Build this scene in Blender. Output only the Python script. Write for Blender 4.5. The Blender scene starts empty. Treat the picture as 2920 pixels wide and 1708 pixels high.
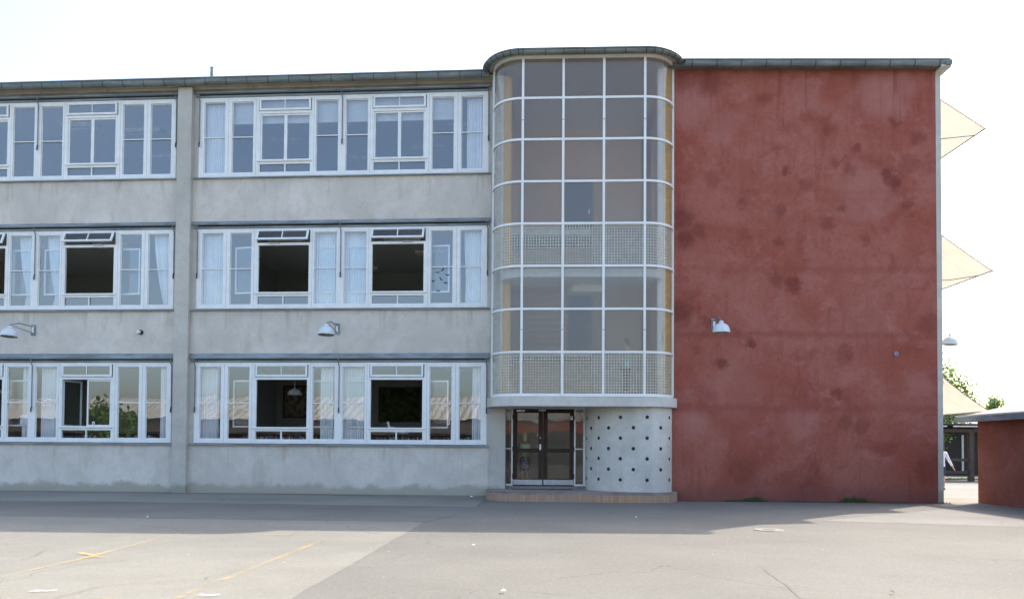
import bpy, bmesh, math, random
from mathutils import Vector, Matrix
R = math.radians
random.seed(7)
scene = bpy.context.scene
col = scene.collection

# ------------------------------------------------------------------ camera
EYE = 1.5
F_PX, W_PX, H_PX = 2400.0, 2920.0, 1708.0
cam_d = bpy.data.cameras.new('camera')
cam = bpy.data.objects.new('camera', cam_d)
col.objects.link(cam)
cam_d.sensor_width = 36.0
cam_d.lens = F_PX / W_PX * 36.0
cam_d.shift_y = 0.1212
cam_d.clip_start = 0.1
cam_d.clip_end = 2000.0
PITCH, ROLL = 0.0289, 0.0069
cam.matrix_world = (Matrix.Translation((0, 0, EYE)) @ Matrix.Rotation(math.pi / 2 + PITCH, 4, 'X')
                    @ Matrix.Rotation(ROLL, 4, 'Z'))
scene.camera = cam

# ------------------------------------------------------------------ light
SUN_EL = 46.8
sun_vec = Vector((0.65, 0.64, 0.912)).normalized()      # towards the sun (behind the building, right)
SUN_EL = math.asin(sun_vec.z)
SUN_AZ = math.atan2(sun_vec.x, sun_vec.y)
world = bpy.data.worlds.new('World')
scene.world = world
world.use_nodes = True
wn = world.node_tree
for n in list(wn.nodes):
    wn.nodes.remove(n)
sky = wn.nodes.new('ShaderNodeTexSky')
sky.sky_type = 'NISHITA'
sky.sun_disc = False
sky.sun_elevation = SUN_EL
sky.sun_rotation = SUN_AZ
sky.air_density = 1.0
sky.dust_density = 3.6
sky.ozone_density = 1.2
bg = wn.nodes.new('ShaderNodeBackground')
bg.inputs[1].default_value = 0.15
wo = wn.nodes.new('ShaderNodeOutputWorld')
wn.links.new(sky.outputs[0], bg.inputs[0])
wn.links.new(bg.outputs[0], wo.inputs[0])
sd = bpy.data.lights.new('sun', 'SUN')
sd.energy = 2.25
sd.angle = R(0.53)
sd.color = (1.0, 0.89, 0.76)
so = bpy.data.objects.new('sun', sd)
col.objects.link(so)
so.rotation_mode = 'QUATERNION'
so.rotation_quaternion = (-sun_vec).to_track_quat('-Z', 'Y')
scene.view_settings.view_transform = 'Standard'
scene.view_settings.look = 'None'
scene.view_settings.exposure = 1.70
scene.view_settings.gamma = 1.0
scene.render.engine = 'CYCLES'
scene.cycles.max_bounces = 10
scene.cycles.transparent_max_bounces = 16
scene.cycles.caustics_reflective = False
scene.cycles.caustics_refractive = False

# ------------------------------------------------------------------ materials
MATS = {}


class NT:
    """small helper round a node tree"""
    def __init__(self, name):
        self.m = bpy.data.materials.new(name)
        self.m.use_nodes = True
        self.t = self.m.node_tree
        self.b = self.t.nodes['Principled BSDF']
        self.out = self.t.nodes['Material Output']
        self.tc = self.t.nodes.new('ShaderNodeTexCoord')
        MATS[name] = self.m

    def n(self, kind, **kw):
        x = self.t.nodes.new(kind)
        for k, v in kw.items():
            setattr(x, k, v)
        return x

    def l(self, a, b):
        self.t.links.new(a, b)

    def mapping(self, scale=(1, 1, 1), src=None, loc=(0, 0, 0)):
        mp = self.n('ShaderNodeMapping')
        mp.inputs['Scale'].default_value = scale
        mp.inputs['Location'].default_value = loc
        self.l(src or self.world(), mp.inputs[0])
        return mp.outputs[0]

    def world(self):
        g = self.n('ShaderNodeNewGeometry')
        return g.outputs['Position']

    def noise(self, scale, detail=4, rough=0.6, vec=None, dist=0.0):
        x = self.n('ShaderNodeTexNoise')
        x.inputs['Scale'].default_value = scale
        x.inputs['Detail'].default_value = detail
        x.inputs['Roughness'].default_value = rough
        x.inputs['Distortion'].default_value = dist
        self.l(vec if vec is not None else self.world(), x.inputs['Vector'])
        return x.outputs['Fac']

    def ramp(self, fac, a, b, ca=0.0, cb=1.0):
        x = self.n('ShaderNodeMapRange')
        x.interpolation_type = 'SMOOTHSTEP'
        x.inputs['From Min'].default_value = a
        x.inputs['From Max'].default_value = b
        x.inputs['To Min'].default_value = ca
        x.inputs['To Max'].default_value = cb
        self.l(fac, x.inputs['Value'])
        return x.outputs['Result']

    def mix(self, fac, a, b, mode='MIX'):
        x = self.n('ShaderNodeMix', data_type='RGBA', blend_type=mode)
        for i, v in ((0, fac), (6, a), (7, b)):
            if isinstance(v, (int, float)):
                x.inputs[i].default_value = v
            elif isinstance(v, tuple):
                x.inputs[i].default_value = v if len(v) == 4 else (*v, 1)
            else:
                self.l(v, x.inputs[i])
        return x.outputs[2]

    def math(self, op, a, b=None, c=None):
        x = self.n('ShaderNodeMath', operation=op)
        for i, v in enumerate((a, b, c)):
            if v is None:
                continue
            if isinstance(v, (int, float)):
                x.inputs[i].default_value = v
            else:
                self.l(v, x.inputs[i])
        return x.outputs[0]

    def xyz(self, vec=None):
        s = self.n('ShaderNodeSeparateXYZ')
        self.l(vec if vec is not None else self.world(), s.inputs[0])
        return s.outputs

    def bump(self, h, strength=0.3, dist=0.01):
        x = self.n('ShaderNodeBump')
        x.inputs['Strength'].default_value = strength
        x.inputs['Distance'].default_value = dist
        self.l(h, x.inputs['Height'])
        self.l(x.outputs[0], self.b.inputs['Normal'])
        return x.outputs[0]

    def done(self, color=None, rough=0.8, metal=0.0, spec=None):
        if color is not None:
            if isinstance(color, tuple):
                self.b.inputs['Base Color'].default_value = (*color[:3], 1)
            else:
                self.l(color, self.b.inputs['Base Color'])
        if isinstance(rough, (int, float)):
            self.b.inputs['Roughness'].default_value = rough
        else:
            self.l(rough, self.b.inputs['Roughness'])
        self.b.inputs['Metallic'].default_value = metal
        if spec is not None:
            self.b.inputs['Specular IOR Level'].default_value = spec
        return self.m


def simple(name, c, rough=0.7, metal=0.0, var=0.12, scale=6.0, bump=0.0, spec=None):
    t = NT(name)
    nz = t.noise(scale, 5)
    f = t.ramp(nz, 0.3, 0.7)
    d = tuple(x * (1 - var) for x in c)
    e = tuple(min(1, x * (1 + var)) for x in c)
    colr = t.mix(f, d, e)
    if bump:
        t.bump(t.noise(scale * 12, 4), bump, 0.004)
    return t.done(colr, rough, metal, spec)


def mat_concrete(name, base, damp=True, warm=0.0):
    t = NT(name)
    p = t.world()
    big = t.noise(0.55, 5, 0.65, p, 0.6)
    mid = t.noise(2.6, 6, 0.7, p, 0.4)
    fine = t.noise(38, 3, 0.6, p)
    c = t.mix(t.ramp(big, 0.32, 0.7), tuple(x * 0.84 for x in base), tuple(x * 1.1 for x in base))
    c = t.mix(t.ramp(mid, 0.42, 0.72, 0, 0.5), c, (base[0] * 0.78, base[1] * 0.78, base[2] * 0.73))
    # streaks: noise stretched along z, rusty brown
    sv = t.mapping((1.7, 1.7, 0.35), p)
    st = t.noise(1.5, 4, 0.6, sv, 0.3)
    c = t.mix(t.ramp(st, 0.56, 0.74, 0, 0.42), c, (base[0] * 0.66, base[1] * 0.60, base[2] * 0.50))
    bl = t.noise(1.15, 3, 0.5, t.mapping((1, 1, 1), p, (11, 3, 5)), 0.2)
    c = t.mix(t.ramp(bl, 0.6, 0.7, 0, 0.26), c, (base[0] * 0.72, base[1] * 0.66, base[2] * 0.58))
    c = t.mix(t.ramp(fine, 0.3, 0.7, 0, 0.25), c, tuple(x * 0.8 for x in base))
    if damp:
        z = t.xyz(p)[2]
        wob = t.noise(1.1, 5, 0.7, p)
        zz = t.math('ADD', z, t.math('MULTIPLY', wob, -0.75))
        c = t.mix(t.ramp(zz, -0.16, 0.03, 0.85, 0.0), c, (base[0] * 0.56, base[1] * 0.56, base[2] * 0.50))
    if damp:
        zc = t.xyz(p)[2]
        drip = t.noise(2.6, 5, 0.65, t.mapping((1, 1, 0.12), p, (4, 0, 2)), 0.3)
        for zs_ in (1.53, 5.67, 9.77):
            below = t.math('SUBTRACT', zs_, zc)
            k = t.math('MULTIPLY', t.ramp(below, -0.01, 0.02), t.ramp(below, 0.15, 1.0, 1.0, 0.0))
            k = t.math('MULTIPLY', k, t.ramp(drip, 0.52, 0.68, 0, 0.5))
            c = t.mix(k, c, (base[0] * 0.58, base[1] * 0.53, base[2] * 0.44))
    # hairline cracks
    v = t.n('ShaderNodeTexVoronoi', feature='DISTANCE_TO_EDGE')
    v.inputs['Scale'].default_value = 0.55
    wv = t.n('ShaderNodeVectorMath', operation='ADD')
    nzv = t.n('ShaderNodeTexNoise')
    nzv.inputs['Scale'].default_value = 2.2
    t.l(p, nzv.inputs['Vector'])
    t.l(p, wv.inputs[0])
    t.l(nzv.outputs['Color'], wv.inputs[1])
    t.l(wv.outputs[0], v.inputs['Vector'])
    cr = t.ramp(v.outputs['Distance'], 0.0, 0.006, 0.22, 0.0)
    c = t.mix(cr, c, tuple(x * 0.5 for x in base))
    h = t.math('ADD', t.math('MULTIPLY', mid, 1.0), t.math('MULTIPLY', fine, 0.35))
    t.bump(h, 0.35, 0.02)
    return t.done(c, 0.9, spec=0.25)


mat_concrete('grey_render', (0.655, 0.615, 0.545))
mat_concrete('beige_render', (0.46, 0.42, 0.34), False)
mat_concrete('pilaster_render', (0.55, 0.53, 0.47))
mat_concrete('pale_render', (0.63, 0.61, 0.55), False)


def mat_red(name, spots=(), light=(), deep=1.0):
    t = NT(name)
    p = t.world()
    deep = deep * 0.92
    big = t.noise(0.42, 5, 0.62, p, 0.7)
    mid = t.noise(1.5, 6, 0.66, p, 0.5)
    fine = t.noise(9, 5, 0.7, p)
    grain = t.noise(60, 2, 0.6, p)
    A = (0.335 * deep, 0.096 * deep, 0.064 * deep)
    B = (0.41 * deep, 0.153 * deep, 0.115 * deep)
    D = (0.25 * deep, 0.062 * deep, 0.045 * deep)
    c = t.mix(t.ramp(big, 0.34, 0.66), A, B)
    c = t.mix(t.ramp(mid, 0.5, 0.7, 0, 0.7), c, (0.45 * deep, 0.18 * deep, 0.15 * deep))
    c = t.mix(t.ramp(t.noise(0.9, 5, 0.7, t.mapping((1, 1, 1), p, (5, 9, 2)), 0.6), 0.5, 0.72, 0, 0.75), c, D)
    c = t.mix(t.ramp(fine, 0.4, 0.75, 0, 0.35), c, D)
    st = t.noise(1.6, 5, 0.6, t.mapping((1.9, 1.9, 0.28), p), 0.3)
    c = t.mix(t.ramp(st, 0.55, 0.75, 0, 0.4), c, D)
    # warped coordinates for the round damp spots
    wv = t.n('ShaderNodeVectorMath', operation='MULTIPLY_ADD')
    nzv = t.n('ShaderNodeTexNoise')
    nzv.inputs['Scale'].default_value = 3.4
    nzv.inputs['Detail'].default_value = 7
    nzv.inputs['Roughness'].default_value = 0.62
    t.l(p, nzv.inputs['Vector'])
    t.l(nzv.outputs['Color'], wv.inputs[0])
    wv.inputs[1].default_value = (0.56, 0, 0.56)
    t.l(p, wv.inputs[2])
    xs = t.xyz(wv.outputs[0])
    cx = t.n('ShaderNodeCombineXYZ')
    t.l(xs[0], cx.inputs[0])
    t.l(xs[2], cx.inputs[2])

    def blobs(lst):
        acc = None
        for (x, z, r, amt) in lst:
            d = t.n('ShaderNodeVectorMath', operation='DISTANCE')
            t.l(cx.outputs[0], d.inputs[0])
            d.inputs[1].default_value = (x + 0.28, 0, z + 0.28)
            m = t.ramp(d.outputs['Value'], r * 0.4, r * 1.45, amt, 0.0)
            acc = m if acc is None else t.math('MAXIMUM', acc, m)
        return acc
    if light:
        c = t.mix(blobs(light), c, (0.49 * deep, 0.235 * deep, 0.205 * deep))
    if spots:
        c = t.mix(blobs(spots), c, (0.155 * deep, 0.035 * deep, 0.026 * deep))
        z = t.math('ADD', t.xyz(p)[2], t.math('MULTIPLY', t.noise(0.7, 4, 0.6, p), 0.3))
        for zj, w, a in ((6.9, 0.08, 0.32), (4.98, 0.07, 0.45), (2.86, 0.10, 0.42), (9.2, 0.06, 0.15)):
            d = t.math('ABSOLUTE', t.math('SUBTRACT', z, zj))
            k = t.math('MULTIPLY', t.ramp(d, 0.0, w * 2.2, a, 0.0), t.ramp(mid, 0.3, 0.55, 0.35, 1.0))
            c = t.mix(k, c, D)
        z = t.xyz(p)[2]
        zz = t.math('ADD', z, t.math('MULTIPLY', mid, -0.8))
        c = t.mix(t.ramp(zz, -0.35, 0.35, 0.55, 0.0), c, (0.15, 0.075, 0.062))
        run = t.noise(3.2, 4, 0.6, t.mapping((1, 1, 0.09), p, (2, 0, 1)), 0.2)
        tz = t.math('ADD', z, t.math('MULTIPLY', t.noise(1.6, 3, 0.6, t.mapping((1, 1, 0.0), p)), 2.4))
        k = t.math('MULTIPLY', t.ramp(run, 0.5, 0.66, 0, 0.65), t.ramp(tz, 11.6, 13.8))
        c = t.mix(k, c, D)
        run2 = t.noise(2.3, 4, 0.6, t.mapping((1, 1, 0.12), p, (7, 0, 5)), 0.25)
        c = t.mix(t.ramp(run2, 0.58, 0.7, 0, 0.32), c, D)
    c = t.mix(t.ramp(grain, 0.3, 0.7, 0, 0.22), c, D)
    h = t.math('ADD', t.math('MULTIPLY', fine, 1.0), t.math('MULTIPLY', grain, 0.4))
    t.bump(h, 0.4, 0.02)
    return t.done(c, 0.92, spec=0.2)


def rz(zx, zy, y0, s=2.632):            # wall position of a stain seen on the red wall
    px, py = 1900 + zx / s, y0 + zy / s
    return ((px - 1460) / 2400 * 24.4, 1.5 + (1284 - py) / 2400 * 24.4)


SP = []
for (a, b, y0, r, m) in [
        (890, 905, 140, .125, .8), (1050, 1010, 140, .15, .5), (1660, 930, 140, .17, .8), (1710, 990, 140, .17, .8), (740, 360, 140, .16, .55),
        (1215, 590, 140, .11, .5), (1430, 720, 140, .11, .7), (1725, 530, 140, .12, .6), (1890, 650, 140, .2, .6),
        (1835, 860, 140, .25, .4), (1310, 1190, 140, .13, .6), (1210, 1310, 140, .17, .6), (1815, 1160, 140, .15, .6),
        (1270, 840, 140, .15, .5), (1385, 890, 140, .15, .4), (575, 1145, 140, .16, .5), (120, 1270, 140, .32, .8),
        (140, 1420, 140, .26, .9), (230, 1360, 140, .22, .6), (835, 1450, 140, .14, .6), (1490, 1420, 140, .14, .5),
        (350, 970, 140, .22, .4), (320, 240, 140, .35, .7), (130, 210, 140, .3, .5), (850, 1210, 140, .18, .5),
        (415, 420, 880, .17, .8), (625, 265, 880, .14, .85), (1275, 640, 880, .12, .6), (1960, 110, 880, .3, .55),
        (1340, 860, 880, .2, .55), (1450, 890, 880, .2, .5), (600, 1220, 880, .4, .4), (1330, 330, 880, .2, .5), (230, 320, 880, .13, .4),
        (100, 40, 880, .3, .8), (950, -180, 880, .22, .8), (830, -210, 880, .2, .65), (1080, 1330, 880, .5, .4), (1960, 1200, 880, .35, .4)]:
    x_, z_ = rz(a, b, y0)
    SP.append((x_, z_, r * 1.15, m * .86))
LT = []
for (a, b, y0, r, m) in [(200, 400, 140, .7, .55), (1050, 330, 140, .45, .4), (1620, 330, 140, .75, .6), (430, 560, 140, .5, .4),
                         (1500, 1080, 140, .8, .35), (210, 870, 880, .4, .55), (1000, 860, 880, .5, .35), (500, 600, 880, .8, .3),
                         (1880, 560, 880, .4, .4), (1500, 80, 880, .8, .3), (1750, 250, 140, .5, .5)]:
    x_, z_ = rz(a, b, y0)
    LT.append((x_, z_, r, m * .8))
mat_red('red_render', SP, LT)
mat_red('red_shed_render', deep=0.72)


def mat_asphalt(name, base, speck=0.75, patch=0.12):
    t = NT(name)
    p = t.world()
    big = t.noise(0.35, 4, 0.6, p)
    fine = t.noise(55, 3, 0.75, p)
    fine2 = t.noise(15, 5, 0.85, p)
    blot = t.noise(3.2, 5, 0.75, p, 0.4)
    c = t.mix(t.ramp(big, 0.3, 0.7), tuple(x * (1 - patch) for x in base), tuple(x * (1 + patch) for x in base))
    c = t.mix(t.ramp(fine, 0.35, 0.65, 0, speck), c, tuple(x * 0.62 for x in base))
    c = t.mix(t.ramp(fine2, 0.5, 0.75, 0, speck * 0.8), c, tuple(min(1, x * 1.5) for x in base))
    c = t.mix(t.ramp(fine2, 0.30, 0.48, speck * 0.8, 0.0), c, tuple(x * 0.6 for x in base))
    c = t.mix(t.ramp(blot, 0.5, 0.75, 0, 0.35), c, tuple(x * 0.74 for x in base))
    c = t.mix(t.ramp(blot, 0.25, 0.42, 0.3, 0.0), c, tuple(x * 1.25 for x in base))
    v = t.n('ShaderNodeTexVoronoi')
    v.inputs['Scale'].default_value = 3.4
    t.l(p, v.inputs['Vector'])
    dots = t.ramp(v.outputs['Distance'], 0.03, 0.055, 0.8, 0.0)
    sel = t.ramp(t.xyz(v.outputs['Color'])[0], 0.80, 0.82)
    c = t.mix(t.math('MULTIPLY', dots, sel), c, (0.75, 0.74, 0.7))
    st = t.noise(0.8, 5, 0.65, t.mapping((0.35, 1.6, 1), p), 0.5)
    c = t.mix(t.ramp(st, 0.55, 0.72, 0, 0.22), c, tuple(x * 0.72 for x in base))
    # wandering cracks
    wv = t.n('ShaderNodeVectorMath', operation='ADD')
    nzv = t.n('ShaderNodeTexNoise')
    nzv.inputs['Scale'].default_value = 0.8
    nzv.inputs['Detail'].default_value = 6
    t.l(p, nzv.inputs['Vector'])
    t.l(p, wv.inputs[0])
    t.l(nzv.outputs['Color'], wv.inputs[1])
    vc = t.n('ShaderNodeTexVoronoi', feature='DISTANCE_TO_EDGE')
    vc.inputs['Scale'].default_value = 0.32
    t.l(wv.outputs[0], vc.inputs['Vector'])
    crk = t.ramp(vc.outputs['Distance'], 0.0, 0.0045, 0.55, 0.0)
    crk = t.math('MULTIPLY', crk, t.ramp(t.noise(0.5, 2, 0.5, t.mapping((1, 1, 1), p, (7, 1, 0))), 0.48, 0.56))
    c = t.mix(crk, c, tuple(x * 0.35 for x in base))
    h = t.math('ADD', fine, t.math('MULTIPLY', fine2, 0.6))
    t.bump(h, 0.5, 0.008)
    return t.done(c, 0.93, spec=0.2)


mat_asphalt('asphalt', (0.190, 0.186, 0.165))
mat_asphalt('asphalt_worn', (0.235, 0.230, 0.200), 0.55)
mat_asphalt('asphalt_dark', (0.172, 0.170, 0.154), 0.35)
mat_asphalt('asphalt_wall', (0.255, 0.245, 0.212), 0.3)
mat_asphalt('asphalt_pale', (0.215, 0.213, 0.195), 0.3)
simple('white_paint', (0.79, 0.81, 0.785), 0.45, var=0.05, scale=3, bump=0.15)
simple('tower_paint', (0.79, 0.81, 0.785), 0.4, var=0.04, scale=2)


def mat_zinc(name, base, metal=0.25):
    t = NT(name)
    p = t.world()
    a = t.noise(1.3, 6, 0.7, t.mapping((0.6, 1, 3), p), 0.5)
    b = t.noise(7, 5, 0.7, p)
    c = t.mix(t.ramp(a, 0.35, 0.68), tuple(x * 0.7 for x in base), tuple(x * 1.25 for x in base))
    c = t.mix(t.ramp(b, 0.55, 0.75, 0, 0.5), c, (base[0] * 1.5, base[1] * 1.6, base[2] * 1.55))
    t.bump(b, 0.15, 0.004)
    return t.done(c, 0.55, metal, 0.4)


mat_zinc('zinc', (0.185, 0.21, 0.20))
mat_zinc('lead_flashing', (0.25, 0.285, 0.29))
mat_zinc('dark_steel', (0.05, 0.055, 0.06), 0.2)
mat_zinc('lamp_steel', (0.25, 0.29, 0.33), 0.4)
simple('gap_shade', (0.015, 0.016, 0.018), 0.9)
simple('hole_shade', (0.05, 0.055, 0.05), 0.9)
simple('rod_steel', (0.19, 0.20, 0.21), 0.5, 0.5)
simple('lamp_enamel', (0.62, 0.68, 0.70), 0.35, var=0.05)
simple('lamp_inside', (0.30, 0.36, 0.34), 0.6)
simple('brown_door', (0.050, 0.030, 0.020), 0.6, var=0.2, spec=0.2)
simple('kick_metal', (0.48, 0.46, 0.47), 0.4, 0.3)
simple('handle_metal', (0.75, 0.75, 0.75), 0.25, 0.6)
simple('room_wall', (0.42, 0.46, 0.43), 0.9, var=.02, scale=.5)
simple('room_ceiling', (0.75, 0.74, 0.68), 0.9, var=.01, scale=.3)
simple('room_floor', (0.50, 0.45, 0.38), 0.7)
t_ = NT('stair_wall')
c_ = t_.mix(t_.ramp(t_.noise(0.35, 2, 0.5, t_.mapping((1, 1, 1), None, (3.1, 0, 1.7))), 0.36, 0.64), (0.92, 0.60, 0.43), (0.88, 0.78, 0.62))  # reddish and pale patches painted in place of reflections in the tower glass
c_ = t_.mix(t_.ramp(t_.noise(0.6, 2, 0.5, t_.mapping((1, 1, 1), None, (9, 0, 4))), 0.45, 0.7, 0, 0.6), c_, (0.66, 0.54, 0.40))
t_.done(c_, 0.9)
simple('stair_white', (0.72, 0.76, 0.74), 0.8)
simple('ochre', (0.72, 0.44, 0.12), 0.7)
simple('blue_door', (0.10, 0.22, 0.36), 0.5)
simple('stair_step', (0.46, 0.39, 0.36), 0.7)
simple('wire', (0.82, 0.76, 0.64), 0.6)
simple('curtain', (0.86, 0.86, 0.85), 0.95, var=0.06, scale=2)
simple('fixture', (0.78, 0.78, 0.70), 0.5)
simple('frame_wood', (0.10, 0.06, 0.03), 0.6)
simple('timber_dark', (0.030, 0.025, 0.022), 0.75)
simple('timber_brown', (0.07, 0.05, 0.04), 0.75)
simple('hem_cloth', (0.30, 0.22, 0.16), 0.9)
simple('pale_post', (0.6, 0.62, 0.58), 0.7)
simple('fascia_white', (0.62, 0.62, 0.60), 0.6)
simple('skin_tone', (0.55, 0.32, 0.24), 0.6, var=0.04)
simple('green_top', (0.62, 0.76, 0.46), 0.9)
simple('blonde_hair', (0.70, 0.70, 0.42), 0.8, var=0.25, scale=30)
simple('dark_hair', (0.05, 0.035, 0.03), 0.8)
simple('teal_cloth', (0.08, 0.55, 0.55), 0.9)
simple('white_cloth', (0.80, 0.80, 0.86), 0.9)
simple('navy_cloth', (0.03, 0.03, 0.06), 0.9)
simple('shoe_black', (0.015, 0.015, 0.017), 0.5)
simple('bark', (0.10, 0.08, 0.06), 0.95, var=0.3, scale=12)
simple('paper', (0.82, 0.82, 0.80), 0.8)
simple('red_plastic', (0.5, 0.05, 0.05), 0.5)
simple('book_red', (0.22, 0.05, 0.05), 0.8, var=0.5, scale=9)
simple('green_plastic', (0.22, 0.5, 0.12), 0.6)
simple('decal_dark', (0.04, 0.05, 0.07), 0.8)
simple('manhole_iron', (0.12, 0.11, 0.10), 0.7)
simple('mould_concrete', (0.235, 0.23, 0.205), 0.9)
simple('red_band', (0.42, 0.07, 0.045), 0.8)
simple('picture_green', (0.05, 0.08, 0.02), 0.8, var=0.8, scale=5)
simple('picture_pale', (0.30, 0.28, 0.18), 0.8, var=0.6, scale=6)


def mat_skirt():
    t = NT('patterned_skirt')
    f = t.ramp(t.noise(26, 3, 0.8), 0.42, 0.6)
    return t.done(t.mix(f, (0.03, 0.03, 0.035), (0.36, 0.36, 0.38)), 0.9)


mat_skirt()


def mat_brick():
    t = NT('clinker')
    p = t.tc.outputs['UV']
    b = t.n('ShaderNodeTexBrick')
    b.offset = 0.0
    b.inputs['Scale'].default_value = 1.0
    b.inputs['Brick Width'].default_value = 0.075
    b.inputs['Row Height'].default_value = 0.6
    b.inputs['Mortar Size'].default_value = 0.005
    b.inputs['Color1'].default_value = (0.50, 0.30, 0.175, 1)
    b.inputs['Color2'].default_value = (0.38, 0.235, 0.14, 1)
    b.inputs['Mortar'].default_value = (0.26, 0.22, 0.18, 1)
    t.l(p, b.inputs['Vector'])
    c = t.mix(t.ramp(t.noise(1.2, 5), 0.4, 0.7, 0, 0.5), b.outputs['Color'], (0.30, 0.25, 0.21))
    t.bump(b.outputs['Fac'], -0.3, 0.006)
    return t.done(c, 0.85)


mat_brick()
simple('plinth_top', (0.30, 0.25, 0.21), 0.85, var=0.2, scale=2)


def mat_glass(name, refl=0.06, tint=(0.86, 0.90, 0.92), wave=0.02, dust=0.0):
    t = NT(name)
    t.t.nodes.remove(t.b)
    tr = t.n('ShaderNodeBsdfTransparent')
    tr.inputs[0].default_value = (*tint, 1)
    gl = t.n('ShaderNodeBsdfGlossy')
    gl.inputs['Color'].default_value = (0.95, 0.97, 1, 1)
    gl.inputs['Roughness'].default_value = 0.0
    bp = t.n('ShaderNodeBump')
    bp.inputs['Strength'].default_value = wave * 10
    bp.inputs['Distance'].default_value = 0.02
    t.l(t.noise(1.4, 2, 0.4), bp.inputs['Height'])
    t.l(bp.outputs[0], gl.inputs['Normal'])
    fr = t.n('ShaderNodeLayerWeight')
    fr.inputs['Blend'].default_value = 0.5
    f = t.math('ADD', t.math('POWER', fr.outputs['Facing'], 5.0), refl + .075)
    mx = t.n('ShaderNodeMixShader')
    t.l(f, mx.inputs[0])
    t.l(tr.outputs[0], mx.inputs[1])
    t.l(gl.outputs[0], mx.inputs[2])
    t.l(mx.outputs[0], t.out.inputs['Surface'])
    return t.m


mat_glass('window_glass', 0.085, wave=0.007)
mat_glass('vent_glass', -0.005)
mat_glass('door_glass', -0.035, (0.80, 0.80, 0.76))


def mat_obscure(name='stair_glass', share=.19, dust=.14):
    """lightly dusty patterned stairwell glass"""
    t = NT(name)
    t.t.nodes.remove(t.b)
    tr = t.n('ShaderNodeBsdfTransparent')
    tr.inputs[0].default_value = (0.86, 0.88, 0.86, 1)
    rf = t.n('ShaderNodeBsdfRefraction')
    rf.inputs['Color'].default_value = (0.9, 0.9, 0.88, 1)
    rf.inputs['Roughness'].default_value = 0.4
    rf.inputs['IOR'].default_value = 1.12
    df = t.n('ShaderNodeBsdfDiffuse')
    df.inputs[0].default_value = (0.70, 0.56, 0.45, 1)
    gl = t.n('ShaderNodeBsdfGlossy')
    gl.inputs['Roughness'].default_value = 0.12
    gl.inputs['Color'].default_value = (0.95, 0.97, 1, 1)
    m0 = t.n('ShaderNodeMixShader')
    m0.inputs[0].default_value = share
    t.l(tr.outputs[0], m0.inputs[1])
    t.l(rf.outputs[0], m0.inputs[2])
    m1 = t.n('ShaderNodeMixShader')
    m1.inputs[0].default_value = dust
    t.l(m0.outputs[0], m1.inputs[1])
    t.l(df.outputs[0], m1.inputs[2])
    fr = t.n('ShaderNodeLayerWeight')
    fr.inputs['Blend'].default_value = 0.5
    bp = t.n('ShaderNodeBump')
    bp.inputs['Strength'].default_value = 0.25
    bp.inputs['Distance'].default_value = 0.01
    t.l(t.noise(22, 2, 0.5), bp.inputs['Height'])
    t.l(bp.outputs[0], gl.inputs['Normal'])
    t.l(bp.outputs[0], rf.inputs['Normal'])
    m2 = t.n('ShaderNodeMixShader')
    t.l(t.math('ADD', t.math('POWER', fr.outputs['Facing'], 4.0), 0.055), m2.inputs[0])
    t.l(m1.outputs[0], m2.inputs[1])
    t.l(gl.outputs[0], m2.inputs[2])
    t.l(m2.outputs[0], t.out.inputs['Surface'])


mat_obscure()
mat_obscure('mesh_glass', 0.03, 0.08)


def mat_translucent(name, c, tr=0.5, seams=False):
    t = NT(name)
    t.t.nodes.remove(t.b)
    d = t.n('ShaderNodeBsdfDiffuse')
    s = t.n('ShaderNodeBsdfTranslucent')
    cc = t.mix(t.ramp(t.noise(3, 4), 0.3, 0.7), tuple(x * 0.92 for x in c), c)
    if seams:
        y = t.xyz()[1]
        fr = t.math('FRACT', t.math('MULTIPLY', y, 0.83))
        cc = t.mix(t.ramp(fr, 0.0, 0.03, 0.5, 0.0), cc, tuple(x * 0.5 for x in c))
    t.l(cc, d.inputs[0])
    t.l(cc, s.inputs[0])
    m = t.n('ShaderNodeMixShader')
    m.inputs[0].default_value = tr
    t.l(d.outputs[0], m.inputs[1])
    t.l(s.outputs[0], m.inputs[2])
    t.l(m.outputs[0], t.out.inputs['Surface'])


mat_translucent('awning_cloth', (0.40, 0.36, 0.305), 0.6, True)
mat_translucent('leaf', (0.13, 0.21, 0.06), 0.5)
mat_translucent('leaf_light', (0.22, 0.32, 0.10), 0.5)
mat_translucent('grass_leaf', (0.11, 0.16, 0.055), 0.4)


def mat_lines(name, base, wear=0.5):
    t = NT(name)
    a = t.noise(9, 5, 0.8)
    b = t.noise(0.9, 3, 0.6)
    t.t.nodes.remove(t.b)
    d = t.n('ShaderNodeBsdfDiffuse')
    d.inputs[0].default_value = (*base, 1)
    tr = t.n('ShaderNodeBsdfTransparent')
    m = t.n('ShaderNodeMixShader')
    k = t.math('ADD', t.math('MULTIPLY', a, 0.6), t.math('MULTIPLY', b, 0.6))
    t.l(t.ramp(k, wear, wear + 0.22, 0.0, 0.45), m.inputs[0])
    t.l(tr.outputs[0], m.inputs[1])
    t.l(d.outputs[0], m.inputs[2])
    t.l(m.outputs[0], t.out.inputs['Surface'])


mat_lines('yellow_line', (0.60, 0.44, 0.17), 0.52)
mat_lines('yellow_faint', (0.58, 0.44, 0.20), 0.62)
mat_lines('white_line', (0.62, 0.61, 0.57), 0.52)


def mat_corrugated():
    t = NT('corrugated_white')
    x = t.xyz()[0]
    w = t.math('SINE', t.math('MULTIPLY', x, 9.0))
    c = t.mix(t.ramp(w, -0.6, 0.6), (0.30, 0.295, 0.26), (0.50, 0.49, 0.43))  # shading of the ridges painted as light and dark stripes on flat faces
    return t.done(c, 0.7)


mat_corrugated()


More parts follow.
